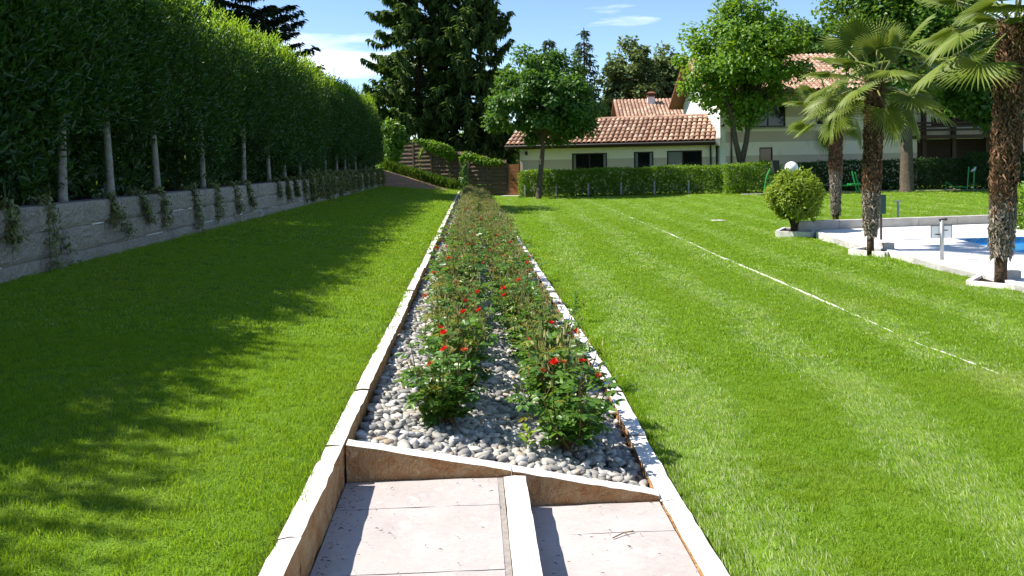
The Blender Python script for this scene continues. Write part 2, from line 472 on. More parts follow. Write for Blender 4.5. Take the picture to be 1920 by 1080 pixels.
M['rust'] = simple('red_brown_wood', (.22, .085, .05), (.15, .06, .04), 8, .7, .2)
M['gutter'] = simple('dark_gutter', (.035, .028, .026), None, 1, .5, .4)
def glass_material():
    m = N('window_glass'); m.rough(.05, .6); m.col((.008, .010, .011)); return m.m
M['glass'] = glass_material()
M['curtain'] = simple('curtain', (.28, .28, .26), (.2, .2, .19), 30, .9, .1)
M['fence'] = simple('weathered_board', (.155, .105, .075), (.09, .06, .045), 7, .85, .15, .5, 40)
M['gate'] = simple('orange_brown_board', (.33, .14, .055), (.24, .095, .04), 9, .7, .25, .4, 40)
M['deck'] = simple('white_deck_stone', (.74, .72, .71), (.66, .64, .63), 1.5, .8, .25, .15, 50)
M['concrete'] = simple('pale_concrete', (.50, .47, .43), (.38, .355, .32), 4, .9, .2, .4, 40)
M['pool_tile'] = simple('pool_tile', (.02, .33, .68), (.03, .40, .75), 3, .3, .5)
def water_material():
    m = N('pool_water'); m.rough(.04, .5); m.col((.1, .5, .75)); m.bump(m.noise(7, 3), .12, .03)
    t = m.n('ShaderNodeBsdfTransparent'); t.inputs[0].default_value = (.72, .93, 1, 1); x = m.n('ShaderNodeMixShader'); fr = m.n('ShaderNodeFresnel', IOR=1.33)
    m.l(fr.outputs[0], x.inputs[0]); m.l(t.outputs[0], x.inputs[1]); m.l(m.b.outputs[0], x.inputs[2]); m.l(x.outputs[0], m.o.inputs['Surface']); return m.m
M['water'] = water_material()
M['galv'] = simple('galvanised_metal', (.42, .43, .44), (.34, .35, .36), 12, .45, .5, metal=.5)
M['paint_white'] = simple('white_paint', (.8, .8, .8), None, 1, .4, .4)
M['globe'] = simple('opal_globe', (.86, .86, .85), None, 1, .25, .5)
M['green_metal'] = simple('green_paint', (.03, .30, .075), (.02, .24, .06), 6, .4, .4)
M['dark_green'] = simple('dark_green_box', (.02, .06, .045), None, 1, .5, .4)
M['rubber'] = simple('dark_rubber', (.03, .03, .032), None, 1, .7, .3)
M['path'] = simple('grey_path', (.30, .28, .26), (.22, .205, .19), 6, .95, .1, .4, 40)
M['straw'] = simple('dry_straw', (.26, .19, .12), (.14, .10, .065), 30, .9, .1)
M['line'] = simple('pale_strip', (.70, .70, .66), (.50, .52, .42), 5, .9, .1)
M['post'] = simple('concrete_post', (.40, .385, .35), (.28, .27, .24), 8, .9, .1)

# ------------------------------------------------------------------ ground
DECK_Z = -0.255
deck_front = [(1530, 436), (1600, 457), (1668, 471), (1762, 497), (1850, 517), (1960, 551)]
deck_px = [G(x, y, DECK_Z) for x, y in deck_front]
back_l = G(1540, 431, DECK_Z); back_r = G(1925, 417, DECK_Z)
bdir = (back_r - back_l); bdir.z = 0
back_far = back_l + bdir * 3.0
DECK = [(p.x, p.y) for p in deck_px] + [(30.0, deck_px[-1].y - 5.0), (back_far.x, back_far.y), (back_l.x, back_l.y)]
def in_poly(x, y, poly):
    x = np.asarray(x); y = np.asarray(y); c = np.zeros(x.shape, bool); k = len(poly)
    for i in range(k):
        x0, y0 = poly[i]; x1, y1 = poly[(i + 1) % k]
        if y0 == y1: continue
        h = ((y0 > y) != (y1 > y)) & (x < (x1 - x0) * (y - y0) / (y1 - y0) + x0); c ^= h
    return c
dc = np.mean(np.array(DECK), 0)
DECK_IN = []
_k = len(DECK)
for i in range(_k):
    a, b, c = (np.array(DECK[(i + j) % _k]) for j in (-1, 0, 1))
    n1 = np.array([-(b - a)[1], (b - a)[0]]); n2 = np.array([-(c - b)[1], (c - b)[0]])
    n = n1 / np.linalg.norm(n1) + n2 / np.linalg.norm(n2); n /= np.linalg.norm(n)
    DECK_IN.append(tuple(b + n * .3))
if not in_poly(np.array([DECK_IN[1][0]]), np.array([DECK_IN[1][1]]), DECK)[0]:
    DECK_IN = [tuple(2 * np.array(DECK[i]) - np.array(DECK_IN[i])) for i in range(_k)]

def z_ground(x, y):
    z = z_lawn(x, y)
    z = np.where((x > XL0 + .02) & (x < xkr(y) + .08) & (y < 45), np.minimum(zkr(y), -.14) - .30, z)
    z = np.where((x < WALLX - .1) & (y < 47), .6, z)
    z = np.where(in_poly(x, y, DECK_IN), -2.2, z)
    f = sm(60, 130, np.hypot(x, y)); return z * (1 - f) - .5 * f
xs = np.concatenate([[-600, -200, -80, -40, -20, -12, -8, -6, -5.12], np.arange(-5.08, -.8, .2), [XL0 + .01, XL0 + .03, -.3, .2, .6, .9],
                     np.arange(1.0, 24, .22), [25, 27, 30, 35, 40, 50, 70, 110, 250, 600]])
ys = np.concatenate([[-400, -100, -40, -15], np.arange(-6, 54, .25), [55, 58, 62, 70, 85, 120, 250, 700]])
ground = tag(sheet('ground', np.unique(np.round(xs, 3)), ys, z_ground, M['lawn']), kind='structure')

# planting bed behind the retaining wall, soil of the rose bed, bank of bare soil, path by the far hedge
tag(sheet('planting_bed', np.array([-30, -18, -12, -9, -7.5, -6.5, -6, -5.5, -5.12]), np.arange(-8, 46, 1.0),
          lambda x, y: 1.17 + .02 * np.sin(x * 5 + y * 3) + .25 * sm(6, 12, -x), M['soil']), kind='structure')
def bed_z(x, y):
    t = np.clip((x - XL1) / (xkr(y) - XL1), 0, 1)
    return (zkl(y) - .085) * (1 - t) + (zkr(y) - .055) * t
tag(sheet('rose_bed_soil', np.linspace(XL1 - .05, 1.09, 9), np.arange(4.1, 45.2, .5), lambda x, y: bed_z(x, y) - .05, M['soil']), kind='structure')
def bank_z(x, y): return z_lawn(x, y) + .012
tag(sheet('soil_bank', np.arange(-5.0, -1.2, .2), np.linspace(44.35, 46.9, 10), bank_z, M['red_soil']), kind='structure')

# ------------------------------------------------------------------ grass (nobody could count it)
def tuft(seed, nb, rad, h, w, laid=False):
    r = np.random.default_rng(seed); V = []; Fq = []; var = []
    for i in range(nb):
        a = r.uniform(0, 6.283); q = rad * math.sqrt(r.random()); x, y = q * math.cos(a), q * math.sin(a)
        ang = r.uniform(0, 6.283); s = np.array([math.cos(ang), math.sin(ang), 0]) * w * .5 * r.uniform(.7, 1.3)
        le = r.uniform(.15, .75); la = r.uniform(0, 6.283); hh = h * r.uniform(.55, 1.15)
        ld = np.array([math.cos(la), math.sin(la), 0]) * le * hh
        if laid: ld = ld * .6 + np.array([0, r.uniform(.6, 1.15), 0]) * hh; hh *= .8; ang = r.normal(0, .5); s = np.array([math.cos(ang), math.sin(ang), 0]) * w * .55
        p0 = np.array([x, y, -.01]); p1 = p0 + ld * .35 + np.array([0, 0, hh * .6]); p2 = p0 + ld + np.array([0, 0, hh])
        b = len(V); V += [p0 - s, p0 + s, p1 + s * .8, p1 - s * .8, p2 + s * .12, p2 - s * .12]
        Fq += [(b, b + 1, b + 2, b + 3), (b + 3, b + 2, b + 4, b + 5)]; var += [2.0 if r.random() < (.20 if laid else .035) else r.random()] * 6  # more pale blades when laid: straw tips, plus stripe sheen put into colour
    return npmesh('grass_tuft', np.array(V), np.array(Fq), M['grass'], np.array(var))
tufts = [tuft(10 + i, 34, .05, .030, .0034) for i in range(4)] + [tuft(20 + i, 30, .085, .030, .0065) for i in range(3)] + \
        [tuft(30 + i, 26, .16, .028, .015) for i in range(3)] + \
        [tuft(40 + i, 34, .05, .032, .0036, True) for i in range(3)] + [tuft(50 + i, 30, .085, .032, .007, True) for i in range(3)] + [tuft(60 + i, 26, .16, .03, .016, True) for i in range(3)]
def grass_points():
    P_, S_, I_, T_ = [], [], [], []
    for (d0, d1, dens, lo, hi, ids, sc) in ((1.9, 6.5, 640, 0, 0, (0, 4), 1), (6.5, 13, 260, 0, 0, (4, 7), 1), (13, 27, 75, 0, 0, (7, 10), 1), (27, 46, 22, 0, 0, (7, 10), 1.5)):
        x0, x1 = max(-5, -.75 * d1 - 1.6), .82 * d1 + 1.6
        n = int((x1 - x0) * (d1 - d0) * dens)
        x = rng.uniform(x0, x1, n); y = rng.uniform(d0, d1, n)
        ok = (np.abs(x - .05 * y) < .76 * y + 1.6) & ~((x > XL0 - .01) & (x < xkr(y) + .125)) & ~in_poly(x, y, DECK)
        x, y = x[ok], y[ok]; n = len(x)
        P_.append(np.stack([x, y, z_lawn(x, y)], -1))
        k = sc * rng.uniform(.75, 1.2, n); hs = rng.uniform(.7, 1.15, n)
        edge = np.clip(1 - np.minimum(np.abs(x - XL0), np.abs(x - 1.1)) / .10, 0, 1)
        S_.append(np.stack([k, k, hs * (1 + .45 * edge)], -1)); I_.append(rng.integers(ids[0], ids[1], n))
        # the mower's passes: neighbouring strips lean differently, the light ones also coloured paler
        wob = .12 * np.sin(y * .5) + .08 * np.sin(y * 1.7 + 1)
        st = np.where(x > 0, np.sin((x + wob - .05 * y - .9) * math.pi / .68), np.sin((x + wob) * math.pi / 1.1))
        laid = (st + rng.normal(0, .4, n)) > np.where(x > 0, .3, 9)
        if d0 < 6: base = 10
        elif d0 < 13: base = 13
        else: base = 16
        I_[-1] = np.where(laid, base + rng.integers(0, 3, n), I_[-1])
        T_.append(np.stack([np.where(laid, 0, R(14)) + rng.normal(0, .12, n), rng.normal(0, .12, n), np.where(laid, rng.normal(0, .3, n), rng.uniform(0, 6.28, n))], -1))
    return map(np.concatenate, (P_, T_, S_, I_))
gp, gr, gs, gi_ = grass_points()
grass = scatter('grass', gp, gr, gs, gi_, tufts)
tag(grass, 'short mown green lawn grass on both sides of the rose bed', 'grass', kind='stuff')

# ------------------------------------------------------------------ retaining wall of split-faced blocks
rw = thing('retaining_wall', (WALLX, 0, 0), 'low grey retaining wall of split-faced stone blocks below the tall hedge', 'wall')
core = MB(); core.box(-.32, -.035, -7, 44.6, -.2, 1.185); core.build('wall_core', M['joint'], rw)
def block_mesh(seed, L):
    r = np.random.default_rng(seed); ny, nz = 18, 7; H = .31
    V = []; Fq = []
    for k in range(nz + 1):
        for j in range(ny + 1):
            e = (j in (0, ny)) or (k in (0, nz))
            V.append((r.uniform(-.004, .002) - (.012 if e else 0) + (0 if e else r.uniform(-.008, .026)), .006 + (L - .012) * j / ny, .007 + (H - .014) * k / nz))
    for k in range(nz):
        for j in range(ny):
            b = k * (ny + 1) + j; Fq.append((b, b + 1, b + ny + 2, b + ny + 1))
    m = MB(); m.add(V, Fq); n0 = len(V)
    # back and sides
    top = [nz * (ny + 1) + j for j in range(ny + 1)]; bot = list(range(ny + 1)); lf = [k * (ny + 1) for k in range(nz + 1)]; rt = [k * (ny + 1) + ny for k in range(nz + 1)]
    for ring in (top, bot[::-1], lf[::-1], rt):
        for a, b in zip(ring, ring[1:]):
            i = len(m.v); m.v += [(-.09,) + m.v[a][1:], (-.09,) + m.v[b][1:]]; m.f.append((a, b, i + 1, i)); m.mi.append(0)
    return m.mesh('block', M['block'], False)
bl = [block_mesh(i, 1.1) for i in range(6)]
for c in range(3):
    y = -7 - (.55 if c % 2 else 0)
    while y < 44.0:
        b = link('block', random.choice(bl), rw); b.location = (0, y, .26 + c * .31 + (.02 if False else 0)); y += 1.1
for c in (1, 2):
    y = -6.0
    while y < 44:
        L = random.uniform(.25, .9); s = MB(); s.box(-.03, .008, y, y + L, .252 + c * .31, .268 + c * .31)
        if random.random() < .5: s.build('mortar_bead', M['salt'], rw)
        y += L + random.uniform(.1, 1.2)

# ------------------------------------------------------------------ kerbs and steps of pale stone
KM = [M['stone'], M['stone_rough']]
kerb_l = [rough_stone('kerb_stone', KM, XL1 - XL0, .985, .3, 40 + i) for i in range(5)]
kerb_r = [rough_stone('kerb_stone', KM, .11, .985, .3, 60 + i) for i in range(5)]
kl = thing('stone_kerb', (0, 0, 0), 'white stone kerb along the left lawn, with a rough brown inner face', 'kerb')
for i in range(-2, 41):
    y = 4.0 + i
    if i >= 41: break
    o = link('kerb_stone', kerb_l[i % 5], kl)
    step = -.05 * (i % 12 >= 11)
    o.location = (XL0 + random.uniform(-.006, .006), y, float(zkl(y)) + random.uniform(-.006, .006)); o.rotation_euler = (-.0039, 0, random.uniform(-.006, .006))
kr = thing('stone_kerb', (0, 0, 0), 'white stone kerb along the right lawn, lower side of the rose bed', 'kerb')
for i in range(-3, 40):
    y = 4.0 + i
    o = link('kerb_stone', kerb_r[i % 5], kr); x0 = float(xkr(y)); x1 = float(xkr(y + 1))
    o.location = (x0 + random.uniform(-.006, .006), y, float(zkr(y)) + random.uniform(-.006, .006)); o.rotation_euler = (-.0082, 0, -math.atan(x1 - x0) + random.uniform(-.005, .005))
# sloping cross wall that closes the bed
def cross_wall(x0, z0, x1, z1, y, th, depth, seed):
    me = rough_stone('cross_stone', KM, x1 - x0, th, depth, seed, seg=(.05, .04), amp=.004)
    for v in me.vertices:
        v.co.z += (z1 - z0) * v.co.x / (x1 - x0)
        if v.co.y < .003 and False and v.co.z < (z1 - z0) * v.co.x / (x1 - x0) - .01: v.co.y += random.uniform(-.008, .012)
    me.update(); return me
cw = thing('cross_wall', (0, 4.02, 0), 'sloping white-topped stone that closes the near end of the rose bed', 'wall')
o = link('coping_stone', cross_wall(XL1, .19, .17, .028, 4.02, .085, .42, 5), cw); o.location = (XL1 + .004, 0, .19)
o = link('coping_stone', cross_wall(.17, .024, .93, -.132, 4.02, .085, .36, 6), cw); o.location = (.178, 0, .024)
# far step stone across the pebbles
cw2 = thing('cross_stone', (0, 15.6, 0), 'small pale stone set across the pebbles beside the left kerb', 'stone')
o = link('stone_slab', rough_stone('stone_slab', KM, .34, .10, .3, 9), cw2); o.location = (XL1 + .004, 0, .155)

st = thing('garden_steps', (0, 0, 0), 'pale stone garden steps between the kerbs in the foreground', 'steps')
ycuts = [4.012, 3.69, 3.09, 2.49, 1.89, 1.29, .69]
SM = [M['slab'], M['slab']]
for a, b in zip(ycuts[1:], ycuts[:-1]):
    o = link('paving_slab', rough_stone('paving_slab', SM, .105 - XL1 - .008, b - a - .004, .12, int(a * 100), seg=(.09, .09), amp=.002, top_amp=.0015), st); o.location = (XL1 + .004, a, 0.0)
    o = link('paving_slab', rough_stone('paving_slab', SM, .935 - .245 - .008, b - a - .004, .12, int(a * 100) + 1, seg=(.09, .09), amp=.002, top_amp=.0015), st); o.location = (.249, a, -.158)
m_ = MB(); m_.box(.099, .128, .5, 4.01, -.12, -.003); m_.build('mortar_joint', M['joint'], st)
for a, b in ((4.012, 2.6), (2.595, 1.2)):
    o = link('step_edge', rough_stone('step_edge', [M['stone'], M['stone_rough']], .115, a - b - .004, .22, int(a * 10), amp=.006), st); o.location = (.13, b, .004)
# dry clippings lying on the slabs
k = 520
lx = rng.uniform(XL1 + .02, .92, k); ly = rng.uniform(1.9, 4.0, k); lx = np.where(rng.random(k) < .5, XL1 + .02 + np.abs(rng.normal(0, .05, k)), lx)
lz = np.where(lx < .24, .0085, -.150); keep = ((lx < .1) | (lx > .27)); lx, ly, lz = lx[keep], ly[keep], lz[keep]; k = len(lx)
a = rng.uniform(0, 6.28, k)
cl = link('dry_clippings', leaves('dry_clippings', np.stack([lx, ly, lz], -1), np.stack([np.cos(a), np.sin(a), np.full(k, .03)], -1), np.tile([0, 0, 1.0], (k, 1)), rng.uniform(.005, .03, k), .0013, M['straw'], var=None))
tag(cl, 'dry grass clippings strewn over the paving slabs', 'clippings', kind='stuff')
m_ = MB(); m_.tube([(.62, 3.62, -.150), (.68, 3.66, -.146), (.73, 3.68, -.149)], .003, 5); m_.tube([(.68, 3.66, -.146), (.70, 3.64, -.15)], .002, 5)
tag(m_.build('twig', M['straw']), 'thin dry twig lying on the lower right paving slab', 'twig')

# ------------------------------------------------------------------ pebbles
def pebble_mesh(seed):
    import bmesh
    r = np.random.default_rng(seed); bm = bmesh.new(); bmesh.ops.create_icosphere(bm, subdivisions=2, radius=.5)
    k1, k2 = r.normal(size=3), r.normal(size=3)
    for v in bm.verts:
        p = np.array(v.co); p = p * (1 + .16 * math.sin(p @ k1 * 2.2 + 1) + .10 * math.sin(p @ k2 * 3.5))
        v.co = Vector((p[0] * r_sx, p[1] * r_sy, p[2] * r_sz))
    me = bpy.data.meshes.new('pebble'); bm.to_mesh(me); bm.free(); me.materials.append(M['pebble'])
    me.polygons.foreach_set('use_smooth', np.ones(len(me.polygons), bool)); return me
pebs = []
for i in range(9):
    r_sx, r_sy, r_sz = random.uniform(1.0, 1.45), random.uniform(.65, .95), random.uniform(.34, .58)
    pebs.append(pebble_mesh(i))
def pebble_points(y0, y1, sp, size, layers):
    out = []
    for L in range(layers):
        gx = np.arange(XL1 + .02, 1.06, sp); gy = np.arange(y0, y1, sp)
        X, Y = np.meshgrid(gx, gy); X = X.ravel() + rng.uniform(-.5, .5, X.size) * sp; Y = Y.ravel() + rng.uniform(-.5, .5, Y.size) * sp
        ok = (X < xkr(Y) - .015) & (X > XL1 + .012) & (Y > 4.125) & (Y < 44.5); X, Y = X[ok], Y[ok]; k = len(X)
        s = size * rng.uniform(.62, 1.0, k) * np.where(rng.random(k) < .12, 1.35, 1)
        Z = bed_z(X, Y) - .03 + L * .016 + .012 * np.sin(X * 9 + Y * 4) + rng.uniform(-.006, .010, k)
        out.append(np.concatenate([np.stack([X, Y, Z], -1), rng.normal(0, .28, (k, 2)), rng.uniform(0, 6.28, (k, 1)), s[:, None]], 1))
    return np.concatenate(out)
pp = np.concatenate([pebble_points(4.1, 9, .046, .069, 2), pebble_points(9, 18, .058, .075, 2), pebble_points(18, 44.5, .085, .105, 1)])
own = pp[(pp[:, 1] < 4.9)]
order = np.argsort(own[:, 1] - own[:, 2] * 6)[:300]
mask = np.zeros(len(pp), bool); idx_near = np.where(pp[:, 1] < 4.9)[0][order]; mask[idx_near] = True
for r_ in pp[mask]:
    o = link('pebble', random.choice(pebs)); o.location = r_[:3]; o.rotation_euler = r_[3:6]; o.scale = (r_[6],) * 3
    tag(o, 'smooth grey river pebble at the near end of the rose bed', 'pebble', 'pebbles at the near end of the rose bed')
rest = pp[~mask]; k = len(rest)
o = scatter('pebble_bed', rest[:, :3], rest[:, 3:6], np.repeat(rest[:, 6:7], 3, 1), rng.integers(0, 9, k), pebs)
tag(o, 'grey river pebbles covering the long rose bed', 'pebbles', kind='stuff')

# ------------------------------------------------------------------ rose bushes
def rose_variant(seed, young, nflower, nbud):
    r = np.random.default_rng(seed); cane = MB(); lp, ld, ln, yp, yd, yn = [], [], [], [], [], []; tips = []
    for i in range(15):
        a = r.uniform(0, 6.283); sp = r.uniform(.04, .26); h = r.uniform(.28, .50) * (1 - sp * .6)
        b = Vector((r.uniform(-.05, .05), r.uniform(-.05, .05), 0)); t = Vector((math.cos(a) * sp, math.sin(a) * sp, h))
        mid = b.lerp(t, .5) + Vector((math.cos(a), math.sin(a), 0)) * .03
        pts = [b, b.lerp(mid, .6), mid, mid.lerp(t, .6), t]; cane.tube(pts, [.005, .0045, .004, .003, .002], 4); tips.append((t, a))
        for j in range(13):
            f = r.uniform(.12, .95); q = b.lerp(t, f) + Vector((math.cos(a), math.sin(a), 0)) * .03 * math.sin(f * 3.14)
            la = r.uniform(0, 6.283); el = r.uniform(-.25, .5); d = np.array([math.cos(la) * math.cos(el), math.sin(la) * math.cos(el), math.sin(el)])
            s = np.cross(d, [0, 0, 1]); s /= np.linalg.norm(s); n = np.cross(s, d) + r.normal(0, .3, 3)
            rl = r.uniform(.06, .10); tgt = (yp, yd, yn) if (r.random() < young * (f > .55)) else (lp, ld, ln)
            for (u, sgn) in ((.45, 1), (.45, -1), (.8, 1), (.8, -1), (.9, 0)):
                tgt[0].append(np.array(q) + d * rl * u); tgt[1].append(d * (1 if sgn == 0 else .55) + s * sgn * .9 + r.normal(0, .15, 3) - np.array([0, 0, .2])); tgt[2].append(n)
    me = {}
    me['foliage'] = leaves('foliage', np.array(lp), np.array(ld), np.array(ln), r.uniform(.034, .055, len(lp)), r.uniform(.025, .038, len(lp)), M['rose'], True)
    if yp: me['young_leaves'] = leaves('young_leaves', np.array(yp), np.array(yd), np.array(yn), r.uniform(.03, .045, len(yp)), .022, M['rose_young'], True)
    bp, bd = [], []
    for i in range(nbud):
        t, a = tips[r.integers(len(tips))]; q = np.array(t) + r.normal(0, .035, 3) * [1, 1, .8]; d = np.array([r.normal(0, .3), r.normal(0, .3), 1])
        cane.tube([Vector(t) * .93, q], .0013, 3); bp.append(q); bd.append(d)
    bp, bd = np.array(bp), np.array(bd)
    me['buds'] = leaves('buds', np.concatenate([bp, bp]), np.concatenate([bd, bd]), np.concatenate([np.tile([1., 0, 0], (nbud, 1)), np.tile([0, 1., 0], (nbud, 1))]), np.tile(r.uniform(.025, .05, nbud), 2), .012, M['bud'], True)
    me['canes'] = cane.mesh('canes', M['cane'])
    fl = []
    for i in range(nflower):
        t, a = tips[(i * 4 + int(seed)) % len(tips)]; fl.append((t + Vector((r.normal(0, .03), r.normal(0, .03), r.uniform(.0, .05))), r.random() < .3))
    return me, fl
def flower_mesh(seed, mat, rad):
    r = np.random.default_rng(seed); p, d, n, L = [], [], [], []
    for ring, (k, el, ln) in enumerate(((3, 1.35, .9), (5, 1.0, 1.0), (6, .55, 1.05))):
        for i in range(k):
            a = 6.283 * i / k + ring * .5 + r.uniform(-.2, .2); v = np.array([math.cos(a) * math.cos(el), math.sin(a) * math.cos(el), math.sin(el)])
            p.append([math.cos(a) * .004, math.sin(a) * .004, 0]); d.append(v); n.append([-math.cos(a), -math.sin(a), .4]); L.append(rad * ln)
    return leaves('flower', np.array(p), np.array(d), np.array(n), np.array(L), np.array(L) * .95, mat, True)
fm = [flower_mesh(i, M['red'], .023) for i in range(3)]; fw = [flower_mesh(9 + i, M['wilt'], .02) for i in range(2)]
near_var = [rose_variant(100 + i, .12, 4, 16) for i in range(4)]
mid_var = [rose_variant(110 + i, .20, 2, 60) for i in range(5)]
far_var = [rose_variant(120 + i, .45, 1, 90) for i in range(4)]
ORD = ['nearest', 'second', 'third', 'fourth', 'fifth', 'sixth', 'seventh', 'eighth', 'ninth', 'tenth', 'eleventh', 'twelfth']
def place_rose(x, y, row, i):
    vs = near_var if i == 0 else (mid_var if y < 16 else far_var); me, fl = random.choice(vs)
    if i < 12: lab = ('nearest rose bush of the %s row' % row) if i == 0 else '%s rose bush from the near end of the %s row' % (ORD[i], row); grp = 'rose bushes in the pebble bed'
    else: lab = 'far rose bush merging into the %s row, with reddish young shoots' % row; grp = 'far rose bushes of the %s row' % row
    if i < 12: lab += ', red blooms'
    s = random.uniform(.88, 1.16)
    t = thing('rose_bush', (x, y, float(bed_z(x, y)) - .01), lab, 'rose bush', grp, random.uniform(0, 6.28)); w_ = 1.04 + .27 * min(1, max(0, (y - 5.5) / 4)); t.scale = (s * w_, s * w_, s * (1.0 if i == 0 else 1.2))
    for nm, m in me.items():
        o = link(nm, m, t)
        if nm == 'buds': o['kind'] = 'stuff'
    for p, w in fl:
        if i > 1 and random.random() < (.5 if y < 14 else .75): continue
        o = link('flower', random.choice(fw if w else fm), t); o.location = p; o.rotation_euler = (random.uniform(-.6, .6), random.uniform(-.6, .6), random.uniform(0, 6))
for row, x0, y0 in (('left', -.15, 4.86), ('right', .51, 4.72)):
    y = y0; i = 0
    while y < 42.5:
        place_rose(x0 + random.uniform(-.05, .05), y, row, i); y += random.uniform(.46, .58) if y < 20 else random.uniform(.6, .75); i += 1
def sprout(loc, label, seed, h, mat, L, k):
    r = np.random.default_rng(seed); t = thing('seedling', loc, label, 'seedling'); m = MB(); p, d = [], []
    m.tube([(0, 0, -.03), (.01, 0, h * .6), (.015, .01, h)], [.003, .0025, .0015], 5); m.build('stem', M['cane'], t)
    for i in range(k):
        a = i * 2.4; z = h * (.35 + .65 * i / k); p.append([.012, .005, z]); d.append([math.cos(a), math.sin(a), .55])
    link('foliage', leaves('foliage', np.array(p), np.array(d), np.tile([0, 0, 1.], (k, 1)), r.uniform(.7, 1.1, k) * L, L * .55, mat, True), t)
p = G(985, 832, -.02); sprout((p.x, p.y, float(bed_z(p.x, p.y)) - .02), 'light green seedling in the pebbles before the nearest right rose bush', 1, .16, M['lime'], .075, 8)
p = G(965, 742, 0.0); sprout((p.x, p.y, float(bed_z(p.x, p.y)) - .02), 'light green seedling between the two nearest rose bushes', 2, .15, M['lime'], .07, 7)
p = G(1078, 600, -.2); sprout((p.x, p.y, float(z_lawn(p.x, p.y))), 'thin dark weed leaning over the right kerb beside the lawn', 3, .34, M['rose'], .06, 26)

# ------------------------------------------------------------------ tall hedge of laurel trees on the terrace
def hedge_crown(seed):
    r = np.random.default_rng(seed); k = 16000
    cen = np.stack([r.uniform(-.9, .12, 140), r.uniform(-1.25, 1.25, 140), r.uniform(1.5, 3.25, 140)], -1)
    cen[26:76, 0] = r.uniform(.02, .2, 50); cen[26:76, 2] = r.uniform(1.35, 3.0, 50)
    cen[:26, 2] = r.uniform(2.9, 3.4, 26)
    low = r.random(140) < .2; low[:76] = False; cen[low, 2] = r.uniform(.4, 1.5, low.sum()); cen[low, 0] = r.uniform(-1.0, -.15, low.sum())
    c = cen[r.integers(0, 140, k)]; v = unit(r.normal(size=(k, 3))); rad = .36 * r.random(k) ** .45
    p = c + v * rad[:, None] * [1, 1.05, 1.1]
    d = v * .7 + np.array([.25, 0, .55]) + r.normal(0, .45, (k, 3)); n = v * .8 + np.array([.2, 0, .8]) + r.normal(0, .3, (k, 3))
    top = p[:, 2] > 3.55
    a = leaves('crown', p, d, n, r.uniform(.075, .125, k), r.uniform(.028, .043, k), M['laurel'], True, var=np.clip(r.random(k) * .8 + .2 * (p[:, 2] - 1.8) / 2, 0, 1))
    # upright new shoots along the top
    ns = 130; sh = []; sd = []
    for i in range(ns):
        b = np.array([r.uniform(-1.1, .15), r.uniform(-1.3, 1.3), r.uniform(3.2, 3.62)]); L = r.uniform(.15, .42); t = np.array([r.normal(0, .2), r.normal(0, .2), 1.]); t /= np.linalg.norm(t)
        for j in range(12):
            an = j * 2.4; sh.append(b + t * L * j / 11); sd.append(t * .75 + np.array([math.cos(an), math.sin(an), 0]) * .7)
    sh, sd = np.array(sh), np.array(sd)
    b = leaves('new_shoots', sh, sd, sd[:, [1, 2, 0]] + [0, 0, 1], r.uniform(.08, .13, len(sh)), .034, M['laurel_new'], True)
    # leaves deep inside and behind, that close the crown
    k = 3600; p = np.stack([r.uniform(-1.9, -.75, k), r.uniform(-1.25, 1.25, k), r.uniform(.0, 3.3, k)], -1)
    c = leaves('inner_leaves', p, r.normal(size=(k, 3)), np.array([1., 0, .2]) + r.normal(0, .4, (k, 3)), r.uniform(.2, .32, k), .14, M['laurel'], False)
    return a, b, c
crowns = [hedge_crown(200 + i) for i in range(4)]
def trunk_mesh(seed, h=2.6):
    m = MB(); r = np.random.default_rng(seed); x, y = r.uniform(-.05, .03), r.uniform(-.10, .10)
    m.tube([(0, 0, -.1), (0, 0, .08), (x * .4, y * .4, .7), (x, y, 1.5), (x * 1.3 - .2, y * 1.4, h)], [.08, .06, .053, .047, .025], 9)
    for i in range(5):
        a = r.uniform(0, 6.28); z = r.uniform(1.6, 2.4); m.tube([(x, y, z), (x - .3 + math.cos(a) * .2, y + math.sin(a) * .5, z + .5), (x - .4 + math.cos(a) * .2, y + math.sin(a) * .9, z + .9)], [.022, .015, .006], 5)
    return m.mesh('trunk', M['bark_pale'], True)
trunks = [trunk_mesh(i) for i in range(4)]
ty = [-6.2, -4.2, -2.2, -.3, 1.7, 3.7, 5.6, 7.6, 9.2, 10.75, 12.2, 14.0, 16.4, 19.4, 21.6, 23.6, 25.6, 27.4, 30.2, 32.4, 34.2, 35.6, 37.4, 39.3, 41.2, 43.2, 45.2]
vis = 0
for i, y in enumerate(ty):
    if y < 9: lab, grp = 'tall hedge tree beyond the left edge of the photo', 'hedge trees beside the viewpoint'
    else:
        vis += 1; grp = 'trees of the tall left hedge'
        w = ['first', 'second', 'third', 'fourth', 'fifth', 'sixth', 'seventh', 'eighth', 'ninth', 'tenth', 'eleventh', 'twelfth', 'thirteenth', 'fourteenth', 'fifteenth', 'sixteenth', 'seventeenth', 'eighteenth', 'nineteenth', 'twentieth'][vis - 1]
        lab = '%s trunk from the left in the tall evergreen hedge above the wall' % w
    t = thing('hedge_tree', (-5.40 + random.uniform(-.05, .05), y, 1.17), lab, 'tree', grp)
    link('trunk', trunks[i % 4], t)
    q = crowns[(i * 3 + 1) % 4]; s = random.uniform(.97, 1.05)
    kz = random.uniform(.96, 1.1) if min(abs(y - v) for v in (10.75, 12.2, 14.0, 19.4, 30.2, 35.6, 37.4)) < .3 else random.uniform(1.2, 1.42)
    for nm, me in zip(('crown', 'new_shoots', 'inner_leaves'), q):
        o = link(nm, me, t); o.scale = (1, 1.02 if i % 2 else -1.02, s * kz); o.location.z = 3.6 * (1 - s * kz) + (s - 1) * 2.5

